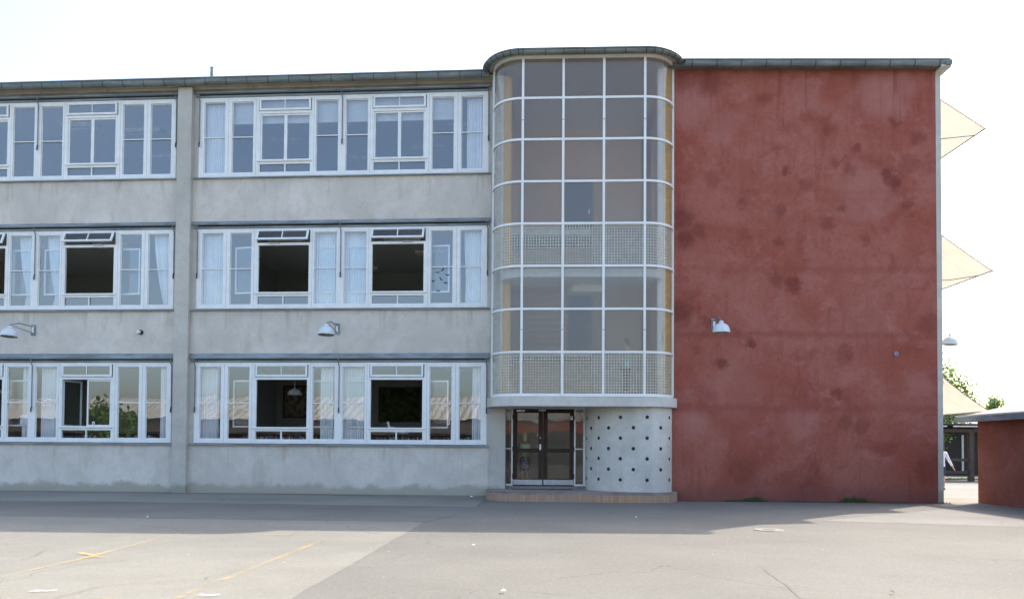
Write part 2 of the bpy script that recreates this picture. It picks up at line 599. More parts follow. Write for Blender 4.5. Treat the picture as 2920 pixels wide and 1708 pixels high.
def mat_sheet():
    t = NT('roof_sheet')
    p = t.xyz()
    w = t.math('FRACT', t.math('MULTIPLY', p[0], 0.55))
    c = t.mix(t.ramp(w, 0.0, 0.06, 1.0, 0.0), (0.17, 0.17, 0.175), (0.05, 0.05, 0.05))
    return t.done(c, 0.8)


mat_sheet()

# ------------------------------------------------------------------ mesh builder


class MB:
    def __init__(self):
        self.v, self.f, self.m, self.mats, self.uv = [], [], [], [], {}

    def mi(self, mat):
        if mat not in self.mats:
            self.mats.append(mat)
        return self.mats.index(mat)

    def add(self, vs, fs, mat, M=None):
        o = len(self.v)
        self.v += [tuple(M @ Vector(p)) if M else tuple(p) for p in vs]
        k = self.mi(mat)
        for f in fs:
            self.f.append(tuple(o + i for i in f))
            self.m.append(k)
        return self

    def box(self, x0, x1, y0, y1, z0, z1, mat, M=None):
        if x0 > x1: x0, x1 = x1, x0
        if y0 > y1: y0, y1 = y1, y0
        if z0 > z1: z0, z1 = z1, z0
        vs = [(x, y, z) for z in (z0, z1) for y in (y0, y1) for x in (x0, x1)]
        fs = [(0, 2, 3, 1), (4, 5, 7, 6), (0, 1, 5, 4), (2, 6, 7, 3), (0, 4, 6, 2), (1, 3, 7, 5)]
        return self.add(vs, fs, mat, M)

    def tube(self, pts, r, mat, seg=8, cap=True):
        rs = r if isinstance(r, (list, tuple)) else [r] * len(pts)
        pts = [Vector(p) for p in pts]
        vs, fs = [], []
        up = None
        for i, p in enumerate(pts):
            d = (pts[min(i + 1, len(pts) - 1)] - pts[max(i - 1, 0)]).normalized()
            if up is None:
                up = Vector((0, 0, 1)) if abs(d.z) < 0.9 else Vector((1, 0, 0))
            a = d.cross(up).normalized()
            b = a.cross(d).normalized()
            up = b
            for k in range(seg):
                t = 2 * math.pi * k / seg
                vs.append(p + (a * math.cos(t) + b * math.sin(t)) * rs[i])
        for i in range(len(pts) - 1):
            for k in range(seg):
                k2 = (k + 1) % seg
                fs.append((i * seg + k, i * seg + k2, (i + 1) * seg + k2, (i + 1) * seg + k))
        if cap:
            fs.append(tuple(range(seg))[::-1])
            fs.append(tuple((len(pts) - 1) * seg + k for k in range(seg)))
        return self.add(vs, fs, mat)

    def lathe(self, prof, mat, M=None, seg=24):
        vs, fs = [], []
        for (r, z) in prof:
            for k in range(seg):
                t = 2 * math.pi * k / seg
                vs.append((r * math.cos(t), r * math.sin(t), z))
        for i in range(len(prof) - 1):
            for k in range(seg):
                k2 = (k + 1) % seg
                fs.append((i * seg + k, i * seg + k2, (i + 1) * seg + k2, (i + 1) * seg + k))
        return self.add(vs, fs, mat, M)

    def strip(self, a, b, mat, closed=False):
        """quads between two equal polylines"""
        n = len(a)
        fs = [(i, (i + 1) % n, n + (i + 1) % n, n + i) for i in range(n if closed else n - 1)]
        return self.add(list(a) + list(b), fs, mat)

    def poly(self, pts, mat):
        return self.add(pts, [tuple(range(len(pts)))], mat)

    def prism(self, pts, z0, z1, mat, side=None):
        n = len(pts)
        vs = [(p[0], p[1], z0) for p in pts] + [(p[0], p[1], z1) for p in pts]
        self.add(vs, [tuple(range(n))[::-1], tuple(range(n, 2 * n))], mat)
        self.add(vs, [(i, (i + 1) % n, n + (i + 1) % n, n + i) for i in range(n)], side or mat)
        return self

    def mesh(self, name, smooth=False, bevel=0):
        me = bpy.data.meshes.new(name)
        me.from_pydata(self.v, [], self.f)
        for m in self.mats:
            me.materials.append(MATS[m])
        me.polygons.foreach_set('material_index', self.m)
        bm = bmesh.new()
        bm.from_mesh(me)
        bmesh.ops.recalc_face_normals(bm, faces=bm.faces)
        bm.to_mesh(me)
        bm.free()
        if smooth:
            me.polygons.foreach_set('use_smooth', [True] * len(me.polygons))
        me.update()
        return me


def place(name, me, parent=None, loc=(0, 0, 0), rot=(0, 0, 0), bevel=0.0, smooth_angle=False):
    o = bpy.data.objects.new(name, me.mesh(name) if isinstance(me, MB) else me)
    col.objects.link(o)
    o.location = loc
    o.rotation_euler = rot
    if parent:
        o.parent = parent
    if bevel:
        b = o.modifiers.new('bevel', 'BEVEL')
        b.width = bevel
        b.segments = 2
        b.limit_method = 'ANGLE'
    return o


def smooth(o, ang=40):
    me = o.data
    me.polygons.foreach_set('use_smooth', [True] * len(me.polygons))
    try:
        me.set_sharp_from_angle(angle=R(ang))
    except Exception:
        pass
    return o


def tag(o, label=None, cat=None, group=None, kind=None):
    if label: o['label'] = label
    if cat: o['category'] = cat
    if group: o['group'] = group
    if kind: o['kind'] = kind
    return o


def empty(name, loc=(0, 0, 0), rz=0.0):
    o = bpy.data.objects.new(name, None)
    col.objects.link(o)
    o.location = loc
    o.rotation_euler = (0, 0, rz)
    o.empty_display_size = 0.2
    return o


def struct(name, me, loc=(0, 0, 0), parent=None):
    o = place(name, me, parent, loc)
    if not parent:
        o['kind'] = 'structure'
    return o


# wing frames: local x along the wall, local -y outwards
AL, DL = math.atan(-0.0757), 25.197
AR, DR = math.atan(-0.0178), 24.5
AT, DT = math.atan(-0.0495), 23.84
LOCL, LOCR, LOCT = (0, DL, 0), (0, DR, 0), (0, DT, 0)


def wl(s, n, z):
    return Vector((s * math.cos(AL) + n * math.sin(AL), DL + s * math.sin(AL) - n * math.cos(AL), z))


# ------------------------------------------------------------------ ground
g = MB()
g.poly([(-400, -400, 0), (400, -400, 0), (400, 900, 0), (-400, 900, 0)], 'asphalt')
ground = struct('ground', g)


def lay(name, pts, z, mat, wob=0.0):
    """flat patch with slightly wandering edges"""
    out = []
    n = len(pts)
    for i in range(n):
        a, b = Vector(pts[i]), Vector(pts[(i + 1) % n])
        k = max(1, int((b - a).length / 0.25)) if wob else 1
        d = (b - a).normalized()
        nn = Vector((-d.y, d.x))
        for j in range(k):
            p = a + (b - a) * j / k
            if j:
                p += nn * (random.uniform(-wob, wob))
            out.append((p.x, p.y, z))
    m = MB()
    m.poly(out, mat)
    return m


struct('schoolyard_paving', lay('p', [(-60, -12), (-2.35, -12), (-2.17, 8.3), (-2.08, 10.1), (-1.81, 15.7), (-1.74, 16.93), (-3.26, 17.13), (-8.9, 17.53),
                                     (-60, 21.4)], 0.003, 'asphalt_worn', 0.015))
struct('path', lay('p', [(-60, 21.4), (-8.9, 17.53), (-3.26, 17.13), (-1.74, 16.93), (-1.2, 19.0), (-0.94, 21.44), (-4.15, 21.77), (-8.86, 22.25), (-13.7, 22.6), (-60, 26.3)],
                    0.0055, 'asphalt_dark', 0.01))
m = MB()
m.add([(-60, 26.3, .008), (-13.7, 22.6, .008), (-8.86, 22.25, .008), (-4.15, 21.77, .008), (-0.94, 21.44, .004), (-0.80, 23.9, .006), (-0.7, 25.2, .012),
       (-8.8, 25.85, .062), (-13.7, 26.2, .062), (-60, 29.7, .062)],
      [(0, 1, 8, 9), (1, 2, 7, 8), (2, 3, 6, 7), (3, 4, 5, 6)], 'asphalt_wall')
struct('pavement', m)
struct('yard_paving', lay('p', [(6.6, 17.9), (8.6, 17.3), (12.0, 16.2), (40, 8), (60, 90), (-10, 90), (-10, 26.5), (4.8, 24.6), (12.6, 24.3), (12.0, 22.5), (9.0, 20.0)],
                           0.004, 'asphalt_pale', 0.02))


def ground_at(px, py):
    """ground point below a sight line: (x, y)"""
    a = px - 1460
    b = 854 + 0.1212 * 2920 - py
    cr, sr = math.cos(ROLL), math.sin(ROLL)
    u, v = a * cr - b * sr, a * sr + b * cr
    c, s = math.cos(PITCH), math.sin(PITCH)
    d = Vector((u / F_PX, c - v / F_PX * s, s + v / F_PX * c))
    t = -EYE / d.z
    return Vector((d.x * t, d.y * t))


def stripe(name, pts, w, mat, z=0.012, jit=0.0):
    P = []
    for i in range(len(pts) - 1):
        a, b = Vector(pts[i]), Vector(pts[i + 1])
        k = max(1, int((b - a).length / 0.12))
        P += [a + (b - a) * j / k for j in range(k)]
    P.append(Vector(pts[-1]))
    A, B = [], []
    for i, p in enumerate(P):
        d = (P[min(i + 1, len(P) - 1)] - P[max(i - 1, 0)]).normalized()
        nn = Vector((-d.y, d.x))
        q = p + nn * random.uniform(-jit, jit)
        ww = w * (1 + random.uniform(-0.15, 0.15))
        A.append((q.x + nn.x * ww / 2, q.y + nn.y * ww / 2, z))
        B.append((q.x - nn.x * ww / 2, q.y - nn.y * ww / 2, z))
    mm = MB()
    mm.strip(A, B, mat)
    return place(name, mm, ground)


def gp(l):
    return [ground_at(*p) for p in l]


stripe('painted_line', gp([(500, 1708), (782, 1597), (952, 1529)]), 0.085, 'yellow_line')
stripe('painted_line', gp([(952, 1529), (655, 1522), (500, 1519)]), 0.07, 'yellow_line', 0.014)
stripe('painted_line', gp([(-60, 1660), (0, 1646), (218, 1598), (464, 1533), (528, 1519)]), 0.08, 'yellow_line')
stripe('painted_line', gp([(-60, 1696), (0, 1697), (151, 1702), (337, 1708)]), 0.07, 'yellow_line')
stripe('painted_line', gp([(0, 1579), (230, 1582), (500, 1589), (734, 1596)]), 0.06, 'yellow_faint', 0.014)
stripe('painted_line', gp([(0, 1531), (95, 1512), (254, 1511), (500, 1519)]), 0.05, 'yellow_faint', 0.014)
stripe('painted_line', gp([(226, 1577), (298, 1592), (300, 1594)]), 0.09, 'yellow_line', 0.016)
stripe('painted_line', gp([(240, 1591), (290, 1588)]), 0.12, 'yellow_line', 0.018)
for (a, b, y, h) in ((91, 163, 1687, 0.13), (565, 628, 1699, 0.11), (76, 92, 1518, 0.12), (2200, 2228, 1540, 0.05)):
    stripe('paint_patch', gp([(a, y), ((a + b) / 2, y + 1.5), (b, y - 1)]), h, 'white_line', 0.016, 0.02)
simple('crack_dark', (0.13, 0.125, 0.11), 0.95)
for l in ([(160, 1708), (300, 1670), (420, 1665), (540, 1652)], [(545, 1555), (700, 1559), (780, 1560), (880, 1552), (980, 1552)],
          [(800, 1535), (870, 1515), (925, 1497)], [(585, 1652), (600, 1645), (700, 1625)],
          [(60, 1598), (100, 1585), (130, 1570)], [(2165, 1614), (2235, 1665), (2290, 1708)], [(2480, 1456), (2700, 1472), (2920, 1490)]):
    pts = gp(l)
    out = []
    for i in range(len(pts) - 1):
        for j in range(6):
            out.append(pts[i].lerp(pts[i + 1], j / 6) + Vector((random.uniform(-.03, .03), random.uniform(-.05, .05))))
    stripe('crack', out + [pts[-1]], 0.008, 'crack_dark', 0.0145)
def joint(pts, z, w=0.035):
    stripe('wall_joint', pts, w, 'joint_dirt', z, 0.006)


simple('joint_dirt', (0.055, 0.055, 0.045), 0.95, var=.5, scale=4)
joint([(wl(s, .04, 0).x, wl(s, .04, 0).y) for s in (-20, -15, -10.5)], .068)
joint([(wl(s, .225, 0).x, wl(s, .225, 0).y) for s in (-10.47, -9.96)], .068)
joint([(wl(s, .04, 0).x, wl(s, .04, 0).y) for s in (-9.95, -5, -.75)], .066)
joint([(4.75, DR - .07 - 4.75 * .0178), (8.6, DR - .03 - 8.6 * .0178), (12.4, DR - .03 - 12.4 * .0178)], .013, .05)
# manhole with a pale concrete surround
mh = empty('manhole_cover', (*gp([(2192, 1511)])[0], 0.0))
tag(mh, 'small round drain cover set in a pale concrete ring in the yard', 'manhole cover')
rg = MB()
rg.lathe([(0.28, 0.0), (0.27, 0.012), (0.13, 0.013)], 'mould_concrete', seg=20)
place('surround', rg, mh)
cv = MB()
cv.lathe([(0.125, 0.006), (0.125, 0.016), (0.0, 0.018)], 'manhole_iron', seg=16)
place('lid', cv, mh)

# ------------------------------------------------------------------ the school building
school = empty('school_building', (0, 25.2, 0))
tag(school, 'three storey school with grey rendered classrooms, curved glass stair tower and red end wall', 'building')


def sp(name, mb, frame='L', bevel=0.0, parent=None, label=None):
    """part of the school: mb is in the frame's wall coordinates"""
    loc, a = {'L': (LOCL, AL), 'R': (LOCR, AR), 'T': (LOCT, AT), 'W': ((0, 0, 0), 0)}[frame]
    o = bpy.data.objects.new(name, mb.mesh(name) if isinstance(mb, MB) else mb)
    col.objects.link(o)
    par = parent or school
    o.parent = par
    o.matrix_parent_inverse = par_world(par).inverted()
    o.location = loc
    o.rotation_euler = (0, 0, a)
    if label: o['label'] = label
    if bevel:
        b = o.modifiers.new('bevel', 'BEVEL')
        b.width = bevel
        b.segments = 2
        b.limit_method = 'ANGLE'
    return o


def par_world(o):
    M = Matrix.LocRotScale(o.location, o.rotation_euler, o.scale)
    if o.parent:
        M = par_world(o.parent) @ o.matrix_parent_inverse @ M
    return M


BAYS = [(-9.83, -0.77), (-19.62, -10.55)]      # window band left and right edges along the wall
SILL = [1.59, 5.73, 9.83]
BH = 2.48
# grey walls: spandrels between the bands (front n=+0.02), piers at the ends
w = MB()
SB0 = -20.1
zedge = [(-0.3, SILL[0] - .055), (SILL[0] + 2.76, SILL[1] - .055), (SILL[1] + 2.70, SILL[2] - .055)]
for (a, b) in zedge:
    w.box(SB0, -9.93, -0.02, 0.28, a, b, 'grey_render')
    w.box(-9.93, -0.69, -0.02, 0.28, a, b, 'grey_render')
w.box(-0.69, -0.20, -0.045, 0.30, -0.3, 12.62, 'pilaster_render')
wall = sp('wall', w, 'L', label='grey rendered spandrel walls stained at the foot')
w = MB()
w.box(SB0, -0.69, -0.05, 0.28, SILL[2] + 2.735, 12.66, 'beige_render')
sp('eaves_band', w, 'L', label='pale beige band under the gutter')
for (a, b) in ((-10.44, -9.99), (-20.25, -19.8)):
    w = MB()
    w.box(a, b, -0.19, 0.28, -0.3, 12.6, 'pilaster_render')
    sp('pilaster', w, 'L', 0.008)
# lintel flashings, guide rails, recesses and sills
for (a, b) in BAYS:
    a2, b2 = a - 0.12, b + 0.08
    for i, z in enumerate(SILL):
        m = MB()
        t = z + 2.735 if i == 2 else z + 2.755 - (0.05 if i == 1 else 0)
        m.add([(a2, -0.055, t), (b2, -0.055, t), (b2, -0.115, z + 2.63), (a2, -0.115, z + 2.63), (b2, -0.115, z + 2.60), (a2, -0.115, z + 2.60),
               (a2, 0.05, z + 2.60), (b2, 0.05, z + 2.60), (a2, 0.05, t), (b2, 0.05, t)],
              [(0, 1, 2, 3), (3, 2, 4, 5), (5, 4, 7, 6), (0, 3, 5, 6, 8), (1, 9, 7, 4, 2), (8, 9, 1, 0)], 'lead_flashing')
        fl = sp('window_flashing', m)
        m = MB()
        m.tube([(a2 + .02, -0.095, z + 2.585), (b2 - .02, -0.095, z + 2.585)], 0.012, 'rod_steel', 6)
        sp('guide_rail', m, parent=fl)
        m = MB()
        m.box(a2, b2, 0.02, 0.10, z + 2.47, z + 2.60, 'gap_shade')  # black box stands in for the shade inside the recess
        m.box(a2, b2, -0.03, 0.03, z + 2.49, z + 2.55, 'lead_flashing')
        sp('lintel_strip', m, parent=fl)
        m = MB()
        m.add([(a2, -0.10, z - .065), (b2, -0.10, z - .065), (b2, -0.10, z - .03), (a2, -0.10, z - .03), (b2, 0.06, z), (a2, 0.06, z),
               (a2, 0.06, z - .065), (b2, 0.06, z - .065)],
              [(0, 1, 2, 3), (3, 2, 4, 5), (5, 4, 7, 6), (6, 7, 1, 0), (0, 3, 5, 6), (1, 7, 4, 2)], 'lead_flashing')
        sp('sill', m)
        # strips of render closing the sides of the opening
        m = MB()
        m.box(a - 0.17 if a > -12 else a - .2, a, -0.01, 0.2, z - .02, z + 2.60, 'pilaster_render')
        sp('reveal', m)
        m = MB()
        m.box(b, b + 0.10, -0.01, 0.2, z - .02, z + 2.60, 'pilaster_render')
        sp('reveal', m)

CACHE = {}


def rect_frame(m, x0, x1, z0, z1, w, y0, y1, mat, cuts=(), cw=0.03):
    m.box(x0, x1, y0, y1, z0, z0 + w, mat)
    m.box(x0, x1, y0, y1, z1 - w, z1, mat)
    m.box(x0, x0 + w, y0, y1, z0 + w, z1 - w, mat)
    m.box(x1 - w, x1, y0, y1, z0 + w, z1 - w, mat)
    for c in cuts:
        m.box(c - cw / 2, c + cw / 2, y0, y1, z0 + w, z1 - w, mat)


WW = 4.53


def window(s0, z0, mirrored, mode, vent_open, label=None):
    """one half band: pane, pane, centre light, pane. mode: closed / open / half"""
    X = (lambda u: WW - u) if mirrored else (lambda u: u)
    m = MB()
    D0, D1 = -0.012, 0.075

    def bx(u0, u1, za, zb, y0=D0, y1=D1, mat='white_paint'):
        m.box(X(u0), X(u1), y0, y1, za, zb, mat)
    # fixed frame: verticals between the openings, then rails
    ops = [(.165, .835, .125, 2.35), (1.055, 1.735, .125, 2.35), (1.90, 3.58, .08, 2.42), (3.715, 4.415, .125, 2.35)]
    u = 0
    for (a, b, c, d) in ops:
        bx(u, a, 0, BH)
        bx(a, b, 0, c)
        bx(a, b, d, BH)
        u = b
    bx(u, WW, 0, BH)
    # shadow joints between the casements
    for uu in (.945, 1.82, 3.65):
        m.box(X(uu) - .004, X(uu) + .004, D0 - .002, D0 + .01, .03, BH - .03, 'lead_flashing')
    for (a, b, c, d) in (ops[0], ops[1], ops[3]):      # glazing bars and inner rebates
        bx(a, b, 1.222, 1.252, -0.004, 0.045)
        rect_frame(m, min(X(a), X(b)) - .0, max(X(a), X(b)), c, d, .022, .03, .06, 'white_paint')
    # centre: transom, ledge, lower light
    bx(1.90, 3.58, 1.955, 2.035, -.004, .07)
    bx(1.90, 3.58, .40, .49, -.004, .07)
    bx(1.90, 1.955, .49, 1.955, -.006, .07)
    bx(3.54, 3.58, .49, 1.955, -.006, .07)
    bx(1.90, 1.945, .08, .40, -.004, .07)
    bx(3.535, 3.58, .08, .40, -.004, .07)
    bx(1.945, 3.535, .08, .135, -.004, .07)
    bx(1.945, 3.535, .375, .40, -.004, .07)
    bx(2.725, 2.765, .135, .375, .0, .06)
    win = sp('window', m, 'L', 0.004, label=label)
    base = Matrix.Translation((s0, 0, z0))
    win.matrix_basis = Matrix.LocRotScale(wl(s0, 0, z0), win.rotation_euler, None)

    def sub(name, mb, loc=(0, 0, 0), rx=0.0, rz=0.0, bev=0.0):
        o = bpy.data.objects.new(name, mb.mesh(name))
        col.objects.link(o)
        o.parent = win
        o.location = loc
        o.rotation_euler = (rx, 0, rz)
        if bev:
            b = o.modifiers.new('bevel', 'BEVEL')
            b.width = bev
            b.segments = 2
            b.limit_method = 'ANGLE'
        return o
    # glass of the fixed lights
    for (a, b, c, d) in ((.165, .835, .125, 1.23), (.165, .835, 1.245, 2.35), (1.055, 1.735, .125, 1.23), (1.055, 1.735, 1.245, 2.35),
                         (3.715, 4.415, .125, 1.23), (3.715, 4.415, 1.245, 2.35), (1.945, 2.73, .13, .38), (2.76, 3.535, .13, .38)):
        q = MB()
        dx = random.uniform(-.003, .003)
        x0, x1 = sorted((X(a), X(b)))
        q.add([(x0, .045, c), (x1, .045 + dx, c), (x1, .045 + dx, d), (x0, .045, d)], [(0, 1, 2, 3)], 'window_glass')
        sub('pane', q)
    # ledge under the big light
    q = MB()
    q.box(X(1.86), X(3.60), -.055, .03, .455, .505, 'white_paint')
    sub('ledge', q, bev=.006)
    # vent sash, hung at the top
    q = MB()
    x0, x1 = sorted((X(1.925), X(3.555)))
    rect_frame(q, x0, x1, -.38, 0, .062, -.045, 0.0, 'white_paint', ((x0 + x1) / 2,), .028)
    q.add([(x0 + .05, -.02, -.33), (x1 - .05, -.02, -.33), (x1 - .05, -.02, -.05), (x0 + .05, -.02, -.05)], [(0, 1, 2, 3)], 'vent_glass' if vent_open else 'window_glass')
    sub('vent_sash', q, (0, -.014 if vent_open else .0, 2.425), -vent_open, bev=.004)
    if vent_open:
        q = MB()
        q.box(X(2.3), X(2.62), -.05, 0.0, 2.005, 2.03, 'kick_metal')
        q.tube([(X(2.35), -.03, 2.03), (X(2.4), -.12, 2.06)], .008, 'kick_metal', 6)
        sub('stay', q)

    def sash(xa, xb, cuts=(), g='window_glass'):
        q = MB()
        rect_frame(q, 0, xb - xa, 0, 1.46, .05, 0, .04, 'white_paint', cuts, .04)
        q.add([(.04, .02, .04), (xb - xa - .04, .02, .04), (xb - xa - .04, .02, 1.42), (.04, .02, 1.42)], [(0, 1, 2, 3)], g)
        return q
    c0, c1 = sorted((X(1.955), X(3.54)))
    cm = (c0 + c1) / 2
    if mode == 'closed':
        sub('sash', sash(c0, cm), (c0, .03, .492), bev=.003)
        sub('sash', sash(cm, c1), (cm, .03, .492), bev=.003)
    if mode == 'half':
        sub('sash', sash(cm, c1), (cm, .03, .492), bev=.003)
        sub('sash', sash(c0, cm), (c0, .07, .492), rz=R(80), bev=.003)
    if mode == 'open':      # the two sashes are folded inwards behind the neighbouring lights
        sub('sash', sash(c0, cm, (), 'vent_glass'), (c0 - .03, .13, .492), rz=R(172) , bev=.003)
        sub('sash', sash(cm, c1, (), 'vent_glass'), (c1 + .78, .19, .492), rz=R(174), bev=.003)
    return win


WINS = []
fl_names = ['ground floor', 'middle floor', 'top floor']
for bi, (a, b) in enumerate(BAYS):
    for i, z in enumerate(SILL):
        for half in (0, 1):
            mode = ['open', 'open', 'closed'][i]
            vo = R(24 + 3 * half) if i == 1 else 0.0
            if bi == 1 and i == 0 and half == 1:
                mode = 'half'
            WINS.append(window(a + (WW if half else 0), z, bool(half), mode, vo))
# window cranks hanging from the rail
for (a, b) in BAYS:
    for z in SILL:
        for s in (a + .01, (a + b) / 2 + .0, b - .02):
            m = MB()
            m.tube([(s, -.10, z + 2.60), (s, -.10, z + 2.48), (s + .02, -.055, z + 2.38), (s + .02, -.05, z + 1.1)], .016, 'rod_steel', 6)
            m.tube([(s + .02, -.05, z + 1.1), (s + .02, -.07, z + 1.02), (s + .03, -.09, z + .94)], .022, 'dark_steel', 6)
            sp('blind_crank', m)

# --- gutters and roof of the classroom wing
def gutter_profile(z0, z1, out, r=0.11):
    pts = []
    for k in range(9):
        t = math.pi * k / 8
        pts.append((out - r + r * math.cos(t) * -1 + 0, z0 + r - r * math.sin(t)))
    return pts


def gutter_run(path, zb, zt, mat='zinc'):
    """path: list of (x, y, nx, ny) with outward normal; half round gutter plus roof lip"""
    m = MB()
    prof = [(-.10, zb + .10), (-.09, zb + .04), (-.045, zb + .005), (0, zb), (.045, zb + .012), (.08, zb + .05), (.09, zb + .08), (.10, zt - .085), (.085, zt - .08)]
    rows = []
    for (dx, z) in prof:
        rows.append([(x + nx * dx, y + ny * dx, z) for (x, y, nx, ny) in path])
    for i in range(len(rows) - 1):
        m.strip(rows[i], rows[i + 1], mat)
    return m


def lip_run(path, zt, mat='zinc'):
    m = MB()
    prof = [(-.10, zt - .09), (.045, zt - .045), (.05, zt - .02), (.03, zt + .005), (-.4, zt + .06), (-.6, zt + .07)]
    rows = [[(x + nx * dx, y + ny * dx, z) for (x, y, nx, ny) in path] for (dx, z) in prof]
    for i in range(len(rows) - 1):
        m.strip(rows[i], rows[i + 1], mat)
    return m


def bracket(x, y, nx, ny, zb, zt):
    m = MB()
    tx, ty = -ny, nx
    prof = [(-.10, zb + .095), (-.094, zb + .035), (-.047, zb - .002), (0, zb - .008), (.05, zb + .004), (.087, zb + .045), (.098, zb + .08), (.108, zt - .075)]
    A = [(x + nx * d + tx * .012, y + ny * d + ty * .012, z) for d, z in prof]
    B = [(x + nx * d - tx * .012, y + ny * d - ty * .012, z) for d, z in prof]
    m.strip(A, B, 'dark_steel')
    return m


ZB, ZT = 12.585, 12.82
pl = [(s, -0.36, 0, -1) for s in (-20.3, -14, -7, -0.72)]
gl_ = sp('gutter', gutter_run(pl, ZB, ZT), label='zinc gutter along the classroom eaves')
sp('roof_edge', lip_run(pl, ZT), parent=gl_)
s = -0.95
while s > -20.2:
    sp('bracket', bracket(s, -0.36, 0, -1, ZB, ZT), parent=gl_)
    s -= 0.655
pr = [(4.95, -0.30, 0, -1), (8, -0.30, 0, -1), (12.50, -0.30, 0, -1)]
gr_ = sp('gutter', gutter_run(pr, ZB, ZT), 'R', label='zinc gutter on top of the red wall')
sp('roof_edge', lip_run([(4.9, -0.30, 0, -1), (12.58, -0.30, 0, -1)], ZT), 'R', parent=gr_)
s = 5.15
while s < 12.5:
    sp('bracket', bracket(s, -0.30, 0, -1, ZB, ZT), 'R', parent=gr_)
    s += 0.71
pe = [(12.60, -0.30, 1, 0), (12.60, 10, 1, 0)]
m = gutter_run([(12.50, -0.395, 1, 0), (12.50, 9, 1, 0)], ZB, ZT)
m.box(12.41, 12.60, -.402, -.396, ZB + .01, ZT - .07, 'zinc')
ge = sp('gutter', m, 'R', label='zinc gutter turning the corner of the red wall')
m = MB()
m.box(12.30, 12.60, -0.36, 9.5, 12.555, 12.62, 'pale_render')
sp('soffit', m, 'R')
m = MB()
m.box(-20.3, -0.3, -0.36, 0.0, 12.64, 12.66, 'beige_render')
sp('soffit', m, 'L')

# --- tower outline (tower coordinates: x along the front, y backwards)


def outline(off, x0=0.25, x1=3.73, r=0.90, yl=1.38, yr=0.80, seg=16, close=False):
    rr = r + off
    P = [(x0 - rr, yl, -1, 0)]
    for k in range(seg + 1):
        t = math.pi + (math.pi / 2) * k / seg
        P.append((x0 + rr * math.cos(t), r + rr * math.sin(t), math.cos(t), math.sin(t)))
    for x in (1.409, 2.566):
        P.append((x, -off, 0, -1))
    for k in range(seg + 1):
        t = 1.5 * math.pi + (math.pi / 2) * k / seg
        x, y = x1 + rr * math.cos(t), r + rr * math.sin(t)
        if y > yr + .02:
            break
        P.append((x, y, math.cos(t), math.sin(t)))
    if P[-1][1] < yr:
        t = math.acos(max(-1, min(1, (r - yr) / rr)))
        P.append((x1 + rr * math.sin(t), yr, math.sin(t), -math.cos(t)))
    return P


def band(off_in, off_out, z0, z1, mat, m=None, **kw):
    m = m or MB()
    A = outline(off_in, **kw)
    B = outline(off_out, **kw)
    n = min(len(A), len(B))
    A, B = A[:n], B[:n]
    a0 = [(p[0], p[1], z0) for p in A]
    a1 = [(p[0], p[1], z1) for p in A]
    b0 = [(p[0], p[1], z0) for p in B]
    b1 = [(p[0], p[1], z1) for p in B]
    m.strip(a0, b0, mat)
    m.strip(a1, b1, mat)
    m.strip(b0, b1, mat)
    m.strip(a0, a1, mat)
    for i in (0, n - 1):
        m.add([a0[i], b0[i], b1[i], a1[i]], [(0, 1, 2, 3)], mat)
    return m


BARS = [12.69, 11.51, 10.315, 9.105, 7.895, 6.68, 5.455, 4.23, 3.01]
MX = [0.252, 1.409, 2.566, 3.727]
m = MB()
for k, z in enumerate(BARS):
    h = .04 if k in (0, 8) else .031
    band(-.05, .012, z - h, z + h, 'tower_paint', m)
for x in MX:
    m.box(x - .034, x + .034, -.018, .05, BARS[8], BARS[0], 'tower_paint')
    for z in (10.86, 4.85):
        m.box(x - .028, x + .028, -.022, -.016, z, z + .02, 'lead_flashing')
o0 = outline(0)
for p in (o0[0], o0[1], o0[-1]):
    m.box(p[0] - .03, p[0] + .03, p[1] - .03, p[1] + .03, BARS[8], BARS[0], 'tower_paint')
lattice = smooth(sp('stairwell_glazing', m, 'T', label='white steel lattice of the curved stairwell window'), 30)
OG = outline(-.02)
iL = [i for i, p in enumerate(OG) if p[0] <= MX[0] + .01]
iR = [i for i, p in enumerate(OG) if p[0] >= MX[3] - .01]
for k in range(8):
    z0, z1 = BARS[k + 1] + .028, BARS[k] - .028
    for c in range(5):
        if c == 0:
            pts = [OG[i] for i in iL]
        elif c == 4:
            pts = [OG[i] for i in iR]
        else:
            pts = [(MX[c - 1] + .03, .02, 0, 0), (MX[c] - .03, .02, 0, 0)]
        m = MB()
        m.strip([(p[0], p[1], z0) for p in pts], [(p[0], p[1], z1) for p in pts], 'mesh_glass' if k in (4, 7) else 'stair_glass')
        o = sp('pane', m, 'T', parent=lattice)
        o.data.polygons.foreach_set('use_smooth', [True] * len(o.data.polygons))
# protective wire mesh behind rows five and eight
for k in (4, 7):
    z0, z1 = BARS[k + 1] + .04, BARS[k] - .04
    IO = outline(-.036)
    # resample by length
    L = [0]
    for i in range(1, len(IO)):
        L.append(L[-1] + math.hypot(IO[i][0] - IO[i - 1][0], IO[i][1] - IO[i - 1][1]))

    def at(d):
        for i in range(1, len(L)):
            if d <= L[i]:
                t = (d - L[i - 1]) / (L[i] - L[i - 1])
                return (IO[i - 1][0] + (IO[i][0] - IO[i - 1][0]) * t, IO[i - 1][1] + (IO[i][1] - IO[i - 1][1]) * t)
        return IO[-1][:2]
    m = MB()
    d = .75
    while d < L[-1] - .02:
        x, y = at(d)
        m.box(x - .0095, x + .0095, y - .004, y + .004, z0, z1, 'wire')
        d += .079
    nz = 14
    ds = [.7 + i * (L[-1] - .72) / 60 for i in range(61)]
    for j in range(nz + 1):
        z = z0 + (z1 - z0) * j / nz
        A = [(*at(d), z - .0085) for d in ds]
        B = [(*at(d), z + .0085) for d in ds]
        m.strip(A, B, 'wire')
    sp('guard_mesh', m, 'T', label='wire guard mesh behind the stairwell glass')

